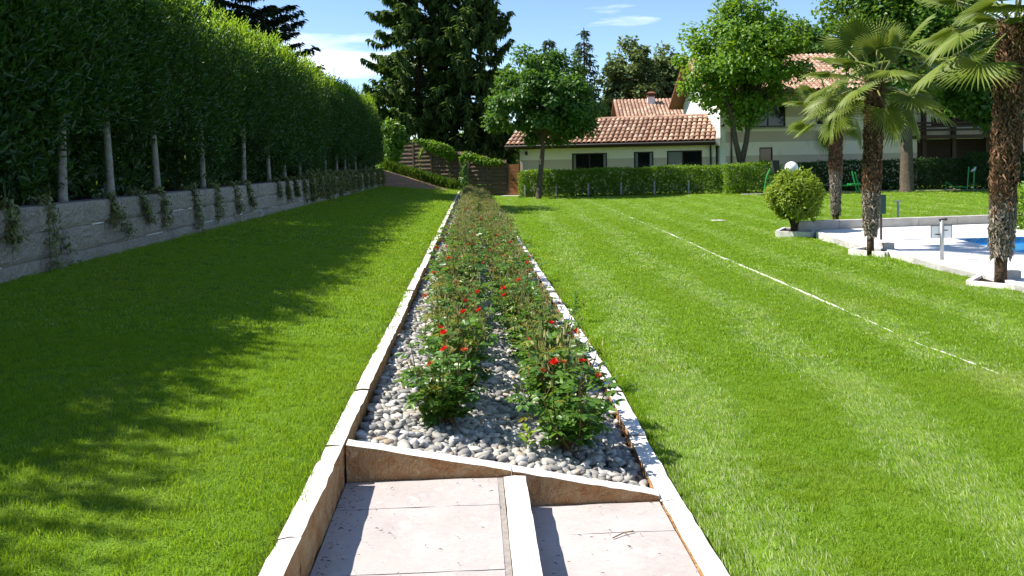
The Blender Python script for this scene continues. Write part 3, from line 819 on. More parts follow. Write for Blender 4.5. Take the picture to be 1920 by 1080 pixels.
# trailing plants over the wall
def trail(y, x_off, length, width, spread, label, seed, k=150):
    r = np.random.default_rng(seed); t = thing('trailing_plant', (WALLX, y, 1.2), label, 'plant', 'trailing plants on the retaining wall')
    m = MB(); p, d, n = [], [], []
    for s in range(max(2, int(width * 9))):
        y0 = r.uniform(-.5, .5) * width * .6; dy = spread * r.uniform(-.2, 1.2) + r.uniform(-.16, .16); Ls = length * r.uniform(.55, 1.05)
        pts = [Vector((-.22, y0, .02)), Vector((-.02, y0, .05)), Vector((.035, y0 + dy * .25, -Ls * .35)), Vector((.045, y0 + dy * .6, -Ls * .7)), Vector((.06, y0 + dy, -Ls))]
        m.tube(pts, [.005, .005, .004, .003, .002], 4)
        for j in range(k // max(2, int(width * 9))):
            f = r.random() * 3.99; i = int(f); q = pts[i].lerp(pts[i + 1], f - i)
            p.append(np.array(q) + r.normal(0, .035, 3) * [1, 1 if k < 600 else 5, 1 if k < 600 else 2] + [.012, 0, 0]); d.append([.35, r.normal(0, .8), r.normal(-.2, .6)]); n.append([1, r.normal(0, .3), .5])
    m.build('stem', M['cane'], t); link('foliage', leaves('foliage', np.array(p), np.array(d), np.array(n), r.uniform(.05, .085, len(p)) * (1 if k < 600 else 1.35), r.uniform(.03, .045, len(p)) * (1 if k < 600 else 1.4), M['trail'], True), t)
tl = [(15, .62, .35, .15), (95, .78, .42, .5), (205, .66, .26, .45), (262, .60, .14, .30), (300, .55, .12, .25), (360, .78, .24, .35), (405, .66, .24, .35), (440, .60, .22, .25), (462, .66, .22, .3), (520, .5, .2, .3), (536, .6, .3, .2),
      (552, .5, .3, .3), (568, .7, .4, .3), (584, .7, .5, .3), (598, .7, .6, .3), (610, .7, .6, .2), (622, .6, .6, .3), (636, .7, .8, .3), (648, .7, .9, .3), (660, .7, 1.1, .3), (672, .7, 1.2, .3), (684, .7, 1.4, .3), (696, .7, 1.6, .3), (708, .7, 1.8, .2), (716, .7, 1.8, .1)]
TW = ['first', 'second', 'third', 'fourth', 'fifth', 'sixth', 'seventh', 'eighth', 'ninth', 'tenth', 'eleventh', 'twelfth', 'thirteenth', 'fourteenth', 'fifteenth']
for i, (px, Ln, wd, sp) in enumerate(tl):
    u = (CAMROT @ Vector(((px - 960) / F, 0, -1))); y = WALLX / u.x * u.y
    lab = ('%s trailing plant from the left hanging down the grey wall' % TW[i]) if i < 15 else 'leafy trailing plant in the dense curtain at the far end of the wall'
    trail(y, 0, Ln, wd, sp * .8, lab, 300 + i, 260 if i < 10 else (520 if i < 13 else 1500))
    if i >= 15: pass

# ------------------------------------------------------------------ broadleaf trees
def crown_points(r, cen, rad, nclump, nleaf, clump, shape=None):
    v = unit(r.normal(size=(nclump, 3))); q = r.random(nclump) ** .45 * .92
    c = v * q[:, None] * rad
    if shape is not None: c = c * shape(c[:, 2] / rad[2])[:, None] ** np.array([1, 1, 0])
    ci = r.integers(0, nclump, nleaf); u = unit(r.normal(size=(nleaf, 3))); rr = clump * r.random(nleaf) ** .4 * (.6 + .8 * r.random(nclump)[ci])
    p = c[ci] + u * rr[:, None] * [1, 1, .7]
    out = unit(p / rad)
    return c + cen, p + cen, out * .5 + u * .5
def tree(name, loc, label, cat, h_trunk, r_trunk, cen, rad, nclump, nleaf, leaf, mat, bark, seed, lean=(0, 0), forks=1, clump=.8, shape=None, group=None):
    r = np.random.default_rng(seed); t = thing(name, loc, label, cat, group)
    cen = np.array(cen, float); rad = np.array(rad, float)
    cc, p, o = crown_points(r, cen, rad, nclump, nleaf, clump, shape)
    m = MB()
    if forks == 1:
        top = Vector((lean[0], lean[1], h_trunk)); m.tube([(0, 0, -.2), (0, 0, .06), (lean[0] * .25, 0, h_trunk * .33), (lean[0] * .7, 0, h_trunk * .7), top, Vector(cen) + Vector((0, 0, rad[2] * .5))], [r_trunk * 1.5, r_trunk * 1.12, r_trunk, r_trunk * .88, r_trunk * .75, r_trunk * .18], 10); starts = [top]
    else:
        f = Vector((0, 0, h_trunk)); m.tube([(0, 0, -.2), (0, 0, .1), (.03, 0, h_trunk * .5), f], [r_trunk * 1.45, r_trunk * 1.15, r_trunk, r_trunk * .95], 11); starts = []
        for s in (-1, 1):
            e = f + Vector((s * .55, .1 * s, 2.6)); m.tube([f - Vector((0, 0, .15)), f + Vector((s * .28, 0, 1.0)), e, e + Vector((s * .6, 0, 2.0))], [r_trunk * .72, r_trunk * .6, r_trunk * .5, r_trunk * .2], 9); starts.append(e)
    for i in range(0, min(nclump, 46)):
        q = Vector(cc[i]); s = min(starts, key=lambda a: (a - q).length); a0 = s.lerp(Vector(cen), r.uniform(0, .7)); md = a0.lerp(q, .5) + Vector((0, 0, .12 * rad[2] * r.uniform(-.2, 1)))
        m.tube([a0, md, q], [r_trunk * .3, r_trunk * .18, r_trunk * .06], 5)
    m.build('trunk', bark, t, True)
    k = len(p); d = o * .6 + r.normal(0, .6, (k, 3)) - [0, 0, .35]; n = np.array([0, 0, .75]) + o * .55 + r.normal(0, .35, (k, 3))
    link('crown', leaves('crown', p, d, n, leaf * r.uniform(.7, 1.25, k), leaf * r.uniform(.65, .95, k), mat), t)
    return t
b = GT(1010, 371); S = 46
def base_at(px, py, d, z=None):
    q = P(px, py, d); return Vector((q.x, q.y, float(z_lawn(q.x, q.y)) if z is None else z))
b = base_at(1010, 370, 44.6)
tree('maple_tree', b, 'round dark green maple with a slim trunk before the low tiled house', 'tree', 2.9, .155, (.2, 0, 5.55), (3.05, 2.9, 3.0), 170, 26000, .21, M['maple'], M['bark'], 11, (.28, 0), clump=.62,
     shape=lambda z: np.clip(1.08 - .30 * np.maximum(z, 0) + .12 * np.maximum(-z, 0), .5, 1.2))
b = base_at(1390, 364, 43.5)
tree('maple_tree', b, 'bright green forked maple before the white two-storey house', 'tree', 1.7, .24, (.1, 0, 7.2), (3.7, 3.3, 3.6), 130, 20000, .23, M['plane'], M['bark'], 12, forks=2, clump=.75,
     shape=lambda z: np.clip(1.0 - .15 * np.maximum(-z, 0), .5, 1.1))
b = base_at(1700, 350, 39)
tree('broadleaf_tree', b, 'large bright green tree with a grey trunk behind the middle palm', 'tree', 3.2, .30, (-.1, 0, 8.0), (3.9, 3.4, 4.4), 140, 21000, .25, M['catalpa'], M['bark'], 13, clump=.85)
b = base_at(1500, 330, 62, -.5)
tree('broadleaf_tree', b, 'dark green tree showing above the tiled roof of the tall house', 'tree', 6, .3, (.4, 0, 10.2), (3.0, 3.0, 2.8), 60, 6000, .3, M['maple'], M['bark'], 14, clump=.9)
b = base_at(1876, 345, 41)
tree('broadleaf_tree', b, 'broad dark green tree behind the rightmost palm', 'tree', 2.4, .22, (-.9, 0, 5.7), (3.2, 2.2, 3.1), 110, 15000, .24, M['maple'], M['bark'], 15, clump=.75)
# ------------------------------------------------------------------ conifers
def conifer(name, loc, label, h, prof, nb, mat, seed, z0=.6, droop=.35, hang=.5, twig=(.35, .7), tw=.10, lean=0.0, per=46, r_tr=.3, up=.25):
    r = np.random.default_rng(seed); t = thing(name, loc, label, 'tree'); m = MB()
    tp = lambda z: Vector((lean * (z / h) ** 1.3, 0, z))
    m.tube([tp(z) - (Vector((0, 0, .3)) if z == 0 else Vector()) for z in np.linspace(0, h, 9)], list(np.linspace(r_tr, .03, 9)), 8)
    p, d, n, L = [], [], [], []
    for i in range(nb):
        z = z0 + (h - z0 - .2) * (r.random() ** .85); a = r.uniform(0, 6.283); ln = prof(z / h) * r.uniform(.72, 1.12)
        o = tp(z); hd = Vector((math.cos(a), math.sin(a), 0)); dr = droop * r.uniform(.6, 1.3)
        pt = [o, o + hd * ln * .35 - Vector((0, 0, ln * dr * .25)), o + hd * ln * .72 - Vector((0, 0, ln * dr * .7)), o + hd * ln - Vector((0, 0, ln * (dr * .8 - up * .35)))]
        m.tube(pt, [.05, .035, .02, .006], 4, cap=False); sd = np.array([-hd.y, hd.x, 0]); hdn = np.array(hd)
        kk = max(10, int(per * ln / 3))
        f = r.uniform(.18, 1, kk) ** .8 * 2.999; ii = f.astype(int); fr = (f - ii)[:, None]; A = np.array(pt)
        q = A[ii] * (1 - fr) + A[ii + 1] * fr; sg = r.choice([-1, 1], kk)[:, None]; hg = (r.random(kk) < hang)[:, None]
        side = sd * sg * r.uniform(.5, 1, (kk, 1)) + hdn * r.uniform(.3, .9, (kk, 1)) + np.array([0, 0, -.25]); dn = np.array([0, 0, -1.]) + hdn * .25 + sd * sg * .2 + r.normal(0, .15, (kk, 3))
        p.append(q + r.normal(0, .05, (kk, 3))); d.append(np.where(hg, dn, side)); n.append(np.where(hg, hdn + sd * r.normal(0, .8, (kk, 1)), np.array([0, 0, 1.]) + r.normal(0, .3, (kk, 3)))); L.append(r.uniform(*twig, kk))
    p, d, n, L = map(np.concatenate, (p, d, n, L))
    m.build('trunk', M['bark_dark'], t); link('crown', leaves('crown', p, d, n, L, tw * r.uniform(.8, 1.4, len(p)), mat), t)
    return t
def colprof(rmax, peak=.3, low=.6):
    return lambda u: rmax * (low + (1 - low) * min(u / peak, 1)) if u < peak else rmax * max(.04, (1 - u) / (1 - peak)) ** .62
conifer('spruce_tree', base_at(792, 300, 58, .2), 'tall dark spruce with drooping boughs at the left of the pair behind the fence', 22, colprof(3.9, .42, .72), 420, M['spruce'], 21, .8, .42, .66, per=95, lean=-.4, up=.5, tw=.16)
conifer('spruce_tree', base_at(872, 300, 56.5, .0), 'tall dark spruce with upswept boughs at the right of the pair behind the fence', 19, colprof(2.7, .55, .8), 340, M['spruce'], 22, .8, .5, .66, per=95, lean=1.2, up=.9, tw=.16)
conifer('spruce_tree', base_at(926, 300, 61, .0), 'shorter dark spruce standing just left of the round maple', 8.6, colprof(1.9, .4, .8), 170, M['spruce'], 26, .5, .4, .6, per=90, tw=.16)
conifer('spruce_tree', base_at(1098, 300, 75, -.3), 'thin blue-green spruce showing above the low tiled roof', 14.3, colprof(2.5, .2, .9), 150, M['bluespruce'], 23, 1.5, .3, .35, per=40, tw=.12, up=.3)
conifer('spruce_tree', base_at(1033, 300, 70, -.3), 'spruce tip peeping over the round maple', 12.6, colprof(2.2, .2, .9), 120, M['bluespruce'], 27, 1.5, .3, .35, per=40, tw=.12)
cedar = conifer('cedar_tree', base_at(372, 300, 36, 1.2), 'dark spreading cedar rising behind the tall left hedge', 14, lambda u: 6.2 * (1 - .45 * u) * (1 if u > .2 else .7), 330, M['cedar'], 24, 2.5, .12, .12, (.25, .5), .07, per=150, r_tr=.45, up=.3)
def pine(loc, label, cen, rad, seed, n=9000, mat=None):
    return tree('pine_tree', loc, label, 'tree', 4, .35, cen, rad, 110, n, .42, mat or M['pine'], M['bark_dark'], seed, clump=.75, shape=lambda z: np.clip(1.0 - .45 * np.maximum(z, 0) ** 1.3, .3, 1.1))
pine(base_at(1186, 300, 76, -.3), 'broad dark pine behind the far tiled roof', (0, 0, 8.0), (3.3, 3.2, 6.3), 31)
pine(base_at(1250, 300, 79, -.3), 'narrower dark pine just left of the bright forked maple', (0, 0, 7.6), (2.2, 2.4, 5.9), 32, 7000)
pine(base_at(1120, 300, 82, -.3), 'low dark pine filling the gap right of the round maple', (0, 0, 4.0), (4.0, 2.4, 4.0), 33, 5000)

# ------------------------------------------------------------------ low clipped hedges
def box_hedge(name, A, B, h, w, label, mat, seed, dens=620, leaf=.09, group=None, z=None):
    r = np.random.default_rng(seed); L = (B - A).length; rz = math.atan2(B.y - A.y, B.x - A.x)
    t = thing(name, A, label, 'hedge', group, rz); k1, k2 = int(L * h * dens), int(L * w * dens * .9); zs = (B.z - A.z)
    ph = r.uniform(0, 6)
    def bulge(x, z): return .05 * np.sin(x * 2.1 + ph) + .04 * np.sin(z * 5 + x * 3.3)
    x = r.uniform(0, L, k1); zz = h * r.random(k1) ** .9; p1 = np.stack([x, bulge(x, zz) + r.exponential(.06, k1) - .04, zz + .03], -1); n1 = np.tile([0, -1., .35], (k1, 1))
    x = r.uniform(0, L, k2); p2 = np.stack([x, r.uniform(0, w, k2), h + .04 * np.sin(x * 1.7 + ph) + r.normal(0, .045, k2) + .02], -1); n2 = np.tile([0, -.15, 1.], (k2, 1))
    k3 = int(w * h * dens * 1.2); e = r.integers(0, 2, k3); p3 = np.stack([np.where(e == 0, r.normal(0, .05, k3), L + r.normal(0, .05, k3)), r.uniform(0, w, k3), r.uniform(0, h, k3)], -1); n3 = np.stack([e * 2. - 1, np.zeros(k3), np.full(k3, .3)], -1)
    k4 = int(L * h * 170); p4 = np.stack([r.uniform(0, L, k4), r.uniform(.15, w - .1, k4), r.uniform(0, h - .05, k4)], -1)
    p = np.concatenate([p1, p2, p3, p4]); n = np.concatenate([n1, n2, n3, r.normal(size=(k4, 3))]) + r.normal(0, .4, (len(p), 3)); p[:, 2] += zs * p[:, 0] / L
    d = r.normal(size=(len(p), 3)) + n * .4 + [0, 0, .2]; Ls = leaf * r.uniform(.7, 1.3, len(p)); Ls[-k4:] *= 2.6
    link('foliage', leaves('foliage', p, d, n, Ls, Ls * .6, mat), t)
    m = MB()
    for i in range(int(L / .9)): m.tube([(i * .9 + .4, w * .5, -.1), (i * .9 + .4 + r.uniform(-.1, .1), w * .5, h * .7)], [.025, .012], 5)
    m.build('stems', M['bark'], t)
    return t
A = base_at(974, 371, 46.5); B = base_at(1362, 365, 43.6)
box_hedge('clipped_hedge', A, B, 1.45, .9, 'long bright green clipped hedge before the low house', M['box'], 41)
A2 = base_at(1360, 366, 42.4); B2 = base_at(1462, 362, 41.6)
box_hedge('clipped_hedge', A2, B2, 1.52, 1.0, 'short bright green hedge section behind the forked maple', M['box'], 42)
A3 = base_at(1492, 352, 41.5); B3 = base_at(1815, 349, 40.5)
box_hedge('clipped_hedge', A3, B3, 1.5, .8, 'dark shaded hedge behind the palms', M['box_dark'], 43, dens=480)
A4 = base_at(1817, 350, 40.2); B4 = base_at(1960, 348, 39.6)
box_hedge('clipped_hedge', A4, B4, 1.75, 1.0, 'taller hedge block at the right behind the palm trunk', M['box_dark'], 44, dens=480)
# wire fence in front of the long hedge
wf = thing('wire_fence', A, 'low wire lattice fence with concrete posts along the long hedge', 'fence', None, math.atan2(B.y - A.y, B.x - A.x))
Lh = (B - A).length; n_ = 6
for i in range(n_):
    x = .35 + i * (Lh - .5) / n_; m = MB(); m.box(x - .045, x + .045, -.13, -.045, -.1, .75); o = m.build('post', M['post'], wf); o.location.z = (B.z - A.z) * x / Lh
m = MB()
for i in range(int(Lh / .22)):
    x = i * .22; zz = (B.z - A.z) * x / Lh
    m.tube([(x, -.07, .08 + zz), (min(x + .55, Lh), -.07, .6 + zz)], .0025, 3, cap=False); m.tube([(x, -.075, .6 + zz), (min(x + .55, Lh), -.075, .08 + zz)], .0025, 3, cap=False)
tag(m.build('wire_lattice', M['galv'], wf), kind='stuff')
m = MB(); m.hexa([(0, -.20, -.15), (Lh, -.20, B.z - A.z - .15), (Lh, -.10, B.z - A.z - .15), (0, -.10, -.15), (0, -.20, .05), (Lh, -.20, B.z - A.z + .05), (Lh, -.10, B.z - A.z + .05), (0, -.10, .05)])
m.build('plinth', M['soil'], wf)
# path along the far side
pa, pb, pc, pd = GT(1390, 366), GT(1990, 356), GT(1990, 350), GT(1390, 361)
m = MB(); V = []
for i in range(25):
    for s, (q0, q1) in enumerate(((pa, pb), (pd, pc))):
        q = q0.lerp(q1, i / 24); V.append((q.x, q.y, float(z_lawn(q.x, q.y)) + .025))
m.add(V, [(2 * i, 2 * i + 2, 2 * i + 3, 2 * i + 1) for i in range(24)]); tag(m.build('path', M['path']), kind='structure')

# ------------------------------------------------------------------ board fence, gate and climbers at the end of the bed
FA, FB = P(742, 300, 53.0), P(951, 300, 50.2)
fdir = Vector((FB.x - FA.x, FB.y - FA.y, 0)); FL = fdir.length; frz = math.atan2(fdir.y, fdir.x)
bf = thing('board_fence', (FA.x, FA.y, 0), 'stepped brown board fence behind the far end of the rose bed', 'fence', None, frz)
tops = [3.2, 3.0, 2.62, 2.32, 2.02, 1.74]; pw = FL / len(tops)
for i, tz in enumerate(tops):
    m = MB(); m.box(i * pw - .05, i * pw + .05, -.06, .06, tz - 2.6, tz + .06); m.build('post', M['fence'], bf)
    for j in range(9):
        z1 = tz - j * .262; m = MB(); m.hexa([(i * pw + .055, -.035 + .012, z1 - .245), ((i + 1) * pw - .055, -.035 + .012, z1 - .245), ((i + 1) * pw - .055, .02, z1 - .245), (i * pw + .055, .02, z1 - .245),
                                              (i * pw + .055, -.035 - .018, z1 - .20), ((i + 1) * pw - .055, -.035 - .018, z1 - .20), ((i + 1) * pw - .055, .02, z1), (i * pw + .055, .02, z1)])
        m.build('board', M['fence'], bf)
gA, gB = P(953, 300, 50.1), P(973, 300, 49.9); gz = float(z_lawn(gA.x, gA.y)); gd = Vector((gB.x - gA.x, gB.y - gA.y, 0))
ga = thing('garden_gate', (gA.x, gA.y, gz), 'narrow orange-brown board gate between the fence and the low house', 'gate', None, math.atan2(gd.y, gd.x)); gw = gd.length
m = MB(); m.box(-.09, -.005, -.05, .05, -.1, 2.02); m.build('gate_post', M['gutter'], ga)
for j in range(8): m = MB(); m.box(0, gw, -.03, .01, .04 + j * .24, .04 + j * .24 + .228); m.build('board', M['gate'], ga)
m = MB(); m.box(0, gw, .012, .04, .04, 1.95); m.build('backing', M['brown'], ga)
m = MB(); m.box(gw * .35, gw * .6, -.055, -.032, .92, 1.0); m.build('handle', M['gutter'], ga)
m = MB(); m.box(-.3, gw + .5, -.9, -.05, -.12, .012); m.build('threshold', M['concrete'], ga)
def climber(label, pts, rads, k, seed, mat, leaf=.15):
    r = np.random.default_rng(seed); pts = [Vector(p) for p in pts]; g = pts[0]
    t = thing('climbing_plant', (g.x, g.y, g.z), label, 'climber'); p, d, n = [], [], []
    m = MB(); rel = [q - g for q in pts]; m.tube(rel, .02, 5); m.build('stem', M['bark'], t)
    wt = np.array([(rads[a] + rads[a + 1]) ** 2 for a in range(len(pts) - 1)]); wt /= wt.sum()
    for i in range(k):
        j = int(r.choice(len(wt), p=wt)); f = j + r.random() * .999; q = rel[j].lerp(rel[j + 1], f - j); ra = rads[j] * (1 - f + j) + rads[j + 1] * (f - j); v = unit(r.normal(size=3)) * ra * r.random() ** .5
        p.append(np.array(q) + v * [1, .8, .8]); d.append(r.normal(size=3) - [0, 0, .3]); n.append(v / max(ra, .01) + [0, -.2, .7] + r.normal(0, .3, 3))
    link('foliage', leaves('foliage', np.array(p), np.array(d), np.array(n), leaf * r.uniform(.7, 1.2, k), leaf * .75, mat), t)
def FP(px, py, d=51.3): return P(px, py, d)
climber('bright vine heaped over the fence top below the spruces', [FP(842, 345), FP(841, 300), FP(846, 289), FP(830, 281), FP(814, 275), FP(794, 268), FP(778, 263)], [.03, .12, .42, .6, .5, .3, .2], 3000, 51, M['vine'])
climber('bright vine running along the fence top towards the gate', [FP(862, 338, 50.6), FP(864, 300, 50.8), FP(872, 290, 50.8), FP(890, 297, 50.7), FP(912, 303, 50.5), FP(938, 304, 50.2)], [.03, .08, .3, .36, .34, .28], 1500, 52, M['vine'])
climber('slender leafy climber on a pole at the end of the rose bed', [FP(868, 366, 46.5), FP(870, 340, 46.5), FP(872, 312, 46.5), FP(874, 300, 46.5)], [.45, .32, .2, .15], 700, 53, M['maple'], .12)
climber('sunlit bushes crowning the far end of the tall hedge', [FP(738, 332, 49.5), FP(736, 300, 49.5), FP(738, 270, 49.5), FP(742, 250, 49.5), FP(730, 238, 49.5), FP(762, 262, 49.5)], [.3, .5, .75, .75, .7, .35], 4200, 54, M['plane'], .2)
climber('leafy vine climbing the shaded left panel of the fence', [FP(790, 322, 52), FP(786, 295, 52), FP(798, 272, 52), FP(810, 268, 52)], [.03, .1, .25, .35], 500, 55, M['vine'], .14)
def shrubs(label, A, B, h, k, seed, mat):
    r = np.random.default_rng(seed); t = thing('evergreen_screen', A, label, 'shrub'); u = r.random(k); v = (B - A)
    top = h * (.8 + .2 * np.sin(u * 19 + seed) + .12 * np.sin(u * 47)); p = np.stack([v.x * u, v.y * u + r.normal(0, .6, k), top * r.random(k) ** .8], -1)
    link('foliage', leaves('foliage', p, r.normal(size=(k, 3)) - [0, 0, .4], r.normal(0, .5, (k, 3)) + [-.2, -.6, .6], r.uniform(.25, .5, k), .2, mat), t)
    m = MB()
    for i in range(5): q = v * ((i + .5) / 5); m.tube([q, q + Vector((0, 0, h * .6))], [.08, .03], 6)
    m.build('stems', M['bark_dark'], t)
shrubs('dark evergreen shrubs behind the board fence under the spruces', base_at(700, 300, 63, .2), base_at(965, 300, 63, -.4), 4.6, 9000, 56, M['spruce'])
# dark ornamental grass along the top of the bare bank
t = thing('ornamental_grass', base_at(790, 330, 47.2), 'dark green mound of grass along the top of the bare soil bank', 'grass')
k = 9000; u = rng.random(k); q0, q1 = P(716, 318, 47.6), P(862, 346, 46.2); px_ = q0.x + (q1.x - q0.x) * u; py_ = q0.y + (q1.y - q0.y) * u + rng.normal(0, .28, k)
pz_ = z_lawn(px_, py_) + rng.random(k) * .45 * np.sqrt(np.clip((1 - np.abs(2 * u - 1)) * 8, 0, 1)); pos = np.stack([px_, py_, pz_], -1) - np.array(t.location)
link('blades', leaves('blades', pos, np.array([0, -.2, 1.]) + rng.normal(0, .35, (k, 3)), np.array([0, -1., .3]) + rng.normal(0, .4, (k, 3)), rng.uniform(.18, .36, k), .03, M['catalpa']), t)

# ------------------------------------------------------------------ houses
def wall_holes(m, x0, x1, z0, z1, holes, th, mi=0):
    """front wall in the plane y=0 (front), th thick, with real openings"""
    xs_ = sorted({x0, x1, *[h[0] for h in holes], *[h[1] for h in holes]}); zs_ = sorted({z0, z1, *[h[2] for h in holes], *[h[3] for h in holes]})
    for a, b in zip(xs_, xs_[1:]):
        for c, d in zip(zs_, zs_[1:]):
            if any(h[0] <= a and b <= h[1] and h[2] <= c and d <= h[3] for h in holes): continue
            m.add([(a, 0, c), (b, 0, c), (b, 0, d), (a, 0, d)], [(0, 1, 2, 3)], mi); m.add([(a, th, c), (b, th, c), (b, th, d), (a, th, d)], [(3, 2, 1, 0)], mi)
    for (a, b, c, d) in holes:
        m.add([(a, 0, c), (a, th, c), (a, th, d), (a, 0, d)], [(0, 1, 2, 3)], mi); m.add([(b, 0, c), (b, th, c), (b, th, d), (b, 0, d)], [(3, 2, 1, 0)], mi)
        m.add([(a, 0, c), (b, 0, c), (b, th, c), (a, th, c)], [(0, 1, 2, 3)], mi); m.add([(a, 0, d), (b, 0, d), (b, th, d), (a, th, d)], [(3, 2, 1, 0)], mi)
def window(parent, a, b, c, d, frame, mull=(), y=.1, fw=.07):
    m = MB(); m.box(a, a + fw, y - .04, y + .04, c, d); m.box(b - fw, b, y - .04, y + .04, c, d); m.box(a + fw, b - fw, y - .04, y + .04, d - fw, d); m.box(a + fw, b - fw, y - .04, y + .04, c, c + fw)
    for q in mull: m.box(q - fw * .5, q + fw * .5, y - .038, y + .038, c + fw, d - fw)
    w = m.build('window', frame, parent)
    cuts = [a + fw] + [q for q in mull] + [b - fw]
    for s, e in zip(cuts, cuts[1:]): m = MB(); m.box(s + .01, e - .01, y - .005, y + .005, c + fw, d - fw); m.build('pane', M['glass'], w)
    return w
def tile_mesh(L=.5, r0=.135, r1=.105, n=6):
    m = MB(); V = []
    for y, r in ((0, r0), (L, r1)):
        for k in range(n + 1): a = math.pi * k / n; V.append((-r * math.cos(a), y, r * .85 * math.sin(a)))
    m.add(V, [(k, k + 1, n + 2 + k, n + 1 + k) for k in range(n)]); return m.mesh('tile', M['tile'], True)
TILE = tile_mesh()
def many_tiles(name, W_, S_, cw, rl, parent, sk=None):
    """the same barrel tiles, too far away to pick apart: one part"""
    nx, ny = int(W_ / cw), int(S_ / rl); n = 4; V = []; Fq = []; var = []
    base = [(-.13 * math.cos(math.pi * k / n), 0, .11 * math.sin(math.pi * k / n)) for k in range(n + 1)] + [(-.105 * math.cos(math.pi * k / n), rl * 1.2, .085 * math.sin(math.pi * k / n) + .0) for k in range(n + 1)]
    base = np.array(base) * [cw / .27, 1, 1]
    for i in range(nx):
        for j in range(ny):
            b = len(V); V += list(base + [cw * (i + .5), j * rl, .04]); Fq += [(b + k, b + k + 1, b + n + 2 + k, b + n + 1 + k) for k in range(n)]; var += [random.random()] * len(base)
    return link(name, npmesh(name, np.array(V), np.array(Fq), M['tile_many'], np.array(var), True), parent)

# low house
hA, hB = P(975, 300, 51.2), P(1342, 300, 47.6); hd_ = Vector((hB.x - hA.x, hB.y - hA.y, 0)); HL = hd_.length; hrz = math.atan2(hd_.y, hd_.x)
ho = thing('low_house', (hA.x, hA.y, 0), 'low cream and taupe house with a long terracotta tiled roof', 'house', None, hrz)
def hx(px): 
    u = CAMROT @ Vector(((px - 960) / F, 0, -1)); a = Vector((math.cos(hrz), math.sin(hrz)))
    # intersection of the sight line (plan) with the front wall line
    det = u.x * -a.y + u.y * a.x
    return (u.y * hA.x - u.x * hA.y) * -1 / (u.x * -a.y - u.y * -a.x) if False else ((hA.x * u.y - hA.y * u.x) / (a.y * u.x - a.x * u.y))
wins = [(hx(1073), hx(1139), .75, 2.07), (hx(1189), hx(1226), .75, 2.09), (hx(1251), hx(1317), .75, 2.11)]
m = MB(); wall_holes(m, 0, HL, -.7, 2.7, wins, .3)
m.box(.0, .3, .302, 6.4, -.7, 2.7); m.box(.302, HL, 6.1, 6.4, -.7, 2.7); m.add([(.1, .1, 2.69), (HL, .1, 2.69), (HL, 6.2, 2.69), (.1, 6.2, 2.69)], [(0, 1, 2, 3)])
m.build('wall', M['lowwall'], ho)
m = MB(); m.box(.4, HL - .1, 3.0, 3.1, -.6, 2.6); m.build('inner_wall', M['brown'], ho)
window(ho, *wins[0], M['gutter'], (sum(wins[0][:2]) / 2,)); window(ho, *wins[1], M['gutter']); w3 = window(ho, *wins[2], M['brown'], (wins[2][0] + (wins[2][1] - wins[2][0]) * .45,))
m = MB(); cvx = np.linspace(wins[2][0] + .08, wins[2][0] + (wins[2][1] - wins[2][0]) * .43, 26)
V = [(x, .085 + .008 * math.sin(i * 1.9), z) for i, x in enumerate(cvx) for z in (.8, 2.03)]; m.add(V, [(2 * i, 2 * i + 2, 2 * i + 3, 2 * i + 1) for i in range(25)]); m.build('curtain', M['curtain'], ho)
for wv in wins[:2]:
    for e in ((wv[0] + .09, wv[0] + .24), (wv[1] - .24, wv[1] - .09)):
        m = MB(); cvx = np.linspace(*e, 9); V = [(x, .088 + .006 * math.sin(i * 2.2), z) for i, x in enumerate(cvx) for z in (.8, wv[3] - .08)]; m.add(V, [(2 * i, 2 * i + 2, 2 * i + 3, 2 * i + 1) for i in range(8)]); m.build('curtain', M['curtain'], ho)
EV, RG, OV, RD = 2.63, 4.28, .55, 3.25       # eave height, ridge height, overhang, ridge depth
rf = MB(); x0, x1 = -.8, HL + .02
sl_ = (RG - EV) / (RD + OV)
rf.hexa([(x0, -OV, EV - .1), (x1, -OV, EV - .1), (x1, RD, RG - .1), (x0, RD, RG - .1), (x0, -OV, EV), (x1, -OV, EV), (x1, RD, RG), (x0, RD, RG)])
rf.hexa([(x0, RD + .003, RG - .1), (x1, RD + .003, RG - .1), (x1, RD * 2 + OV, EV - .1), (x0, RD * 2 + OV, EV - .1), (x0, RD + .003, RG), (x1, RD + .003, RG), (x1, RD * 2 + OV, EV), (x0, RD * 2 + OV, EV)])
roof = rf.build('roof', M['tile_bed'], ho)
rows, ang = 7, math.atan(sl_); SLn = math.hypot(RG - EV, RD + OV); ncol = 42; cw_ = (x1 - x0) / ncol; rl = SLn / rows
TL = tile_mesh(rl * 1.22, .15, .118)
for i in range(ncol):
    for j in range(rows):
        o = link('tile', TL, roof); s = j * rl
        o.location = (x0 + (i + .5) * cw_ + random.uniform(-.012, .012), -OV - .05 + s * math.cos(ang), EV + .03 + s * math.sin(ang) + random.uniform(-.008, .008))
        o.rotation_euler = (ang - .06, 0, random.uniform(-.025, .025)); o.scale = (cw_ / .31, 1, 1)
for i in range(int((x1 - x0) / .5)):
    m = MB()
    if i == 0: RT = tile_mesh(.56, .15, .13)
    o = link('ridge_tile', RT, roof); o.location = (x0 + i * .5 + .5, RD, RG + .05); o.rotation_euler = (0, 0, math.pi / 2)
m = MB(); m.tube([(x0, -OV - .1, EV - .06), (x1, -OV - .1, EV - .06)], .075, 8); m.build('gutter', M['gutter'], ho)
m = MB(); m.box(x0, x1, -OV + .01, -OV + .05, EV - .24, EV - .102); m.build('fascia', M['brown'], ho)
m = MB(); m.tube([(-.05, -OV - .1, EV - .1), (-.05, -.3, EV - .4), (-.05, -.09, EV - .6), (-.05, -.09, -.5)], .05, 7); m.build('downpipe', M['gutter'], ho)
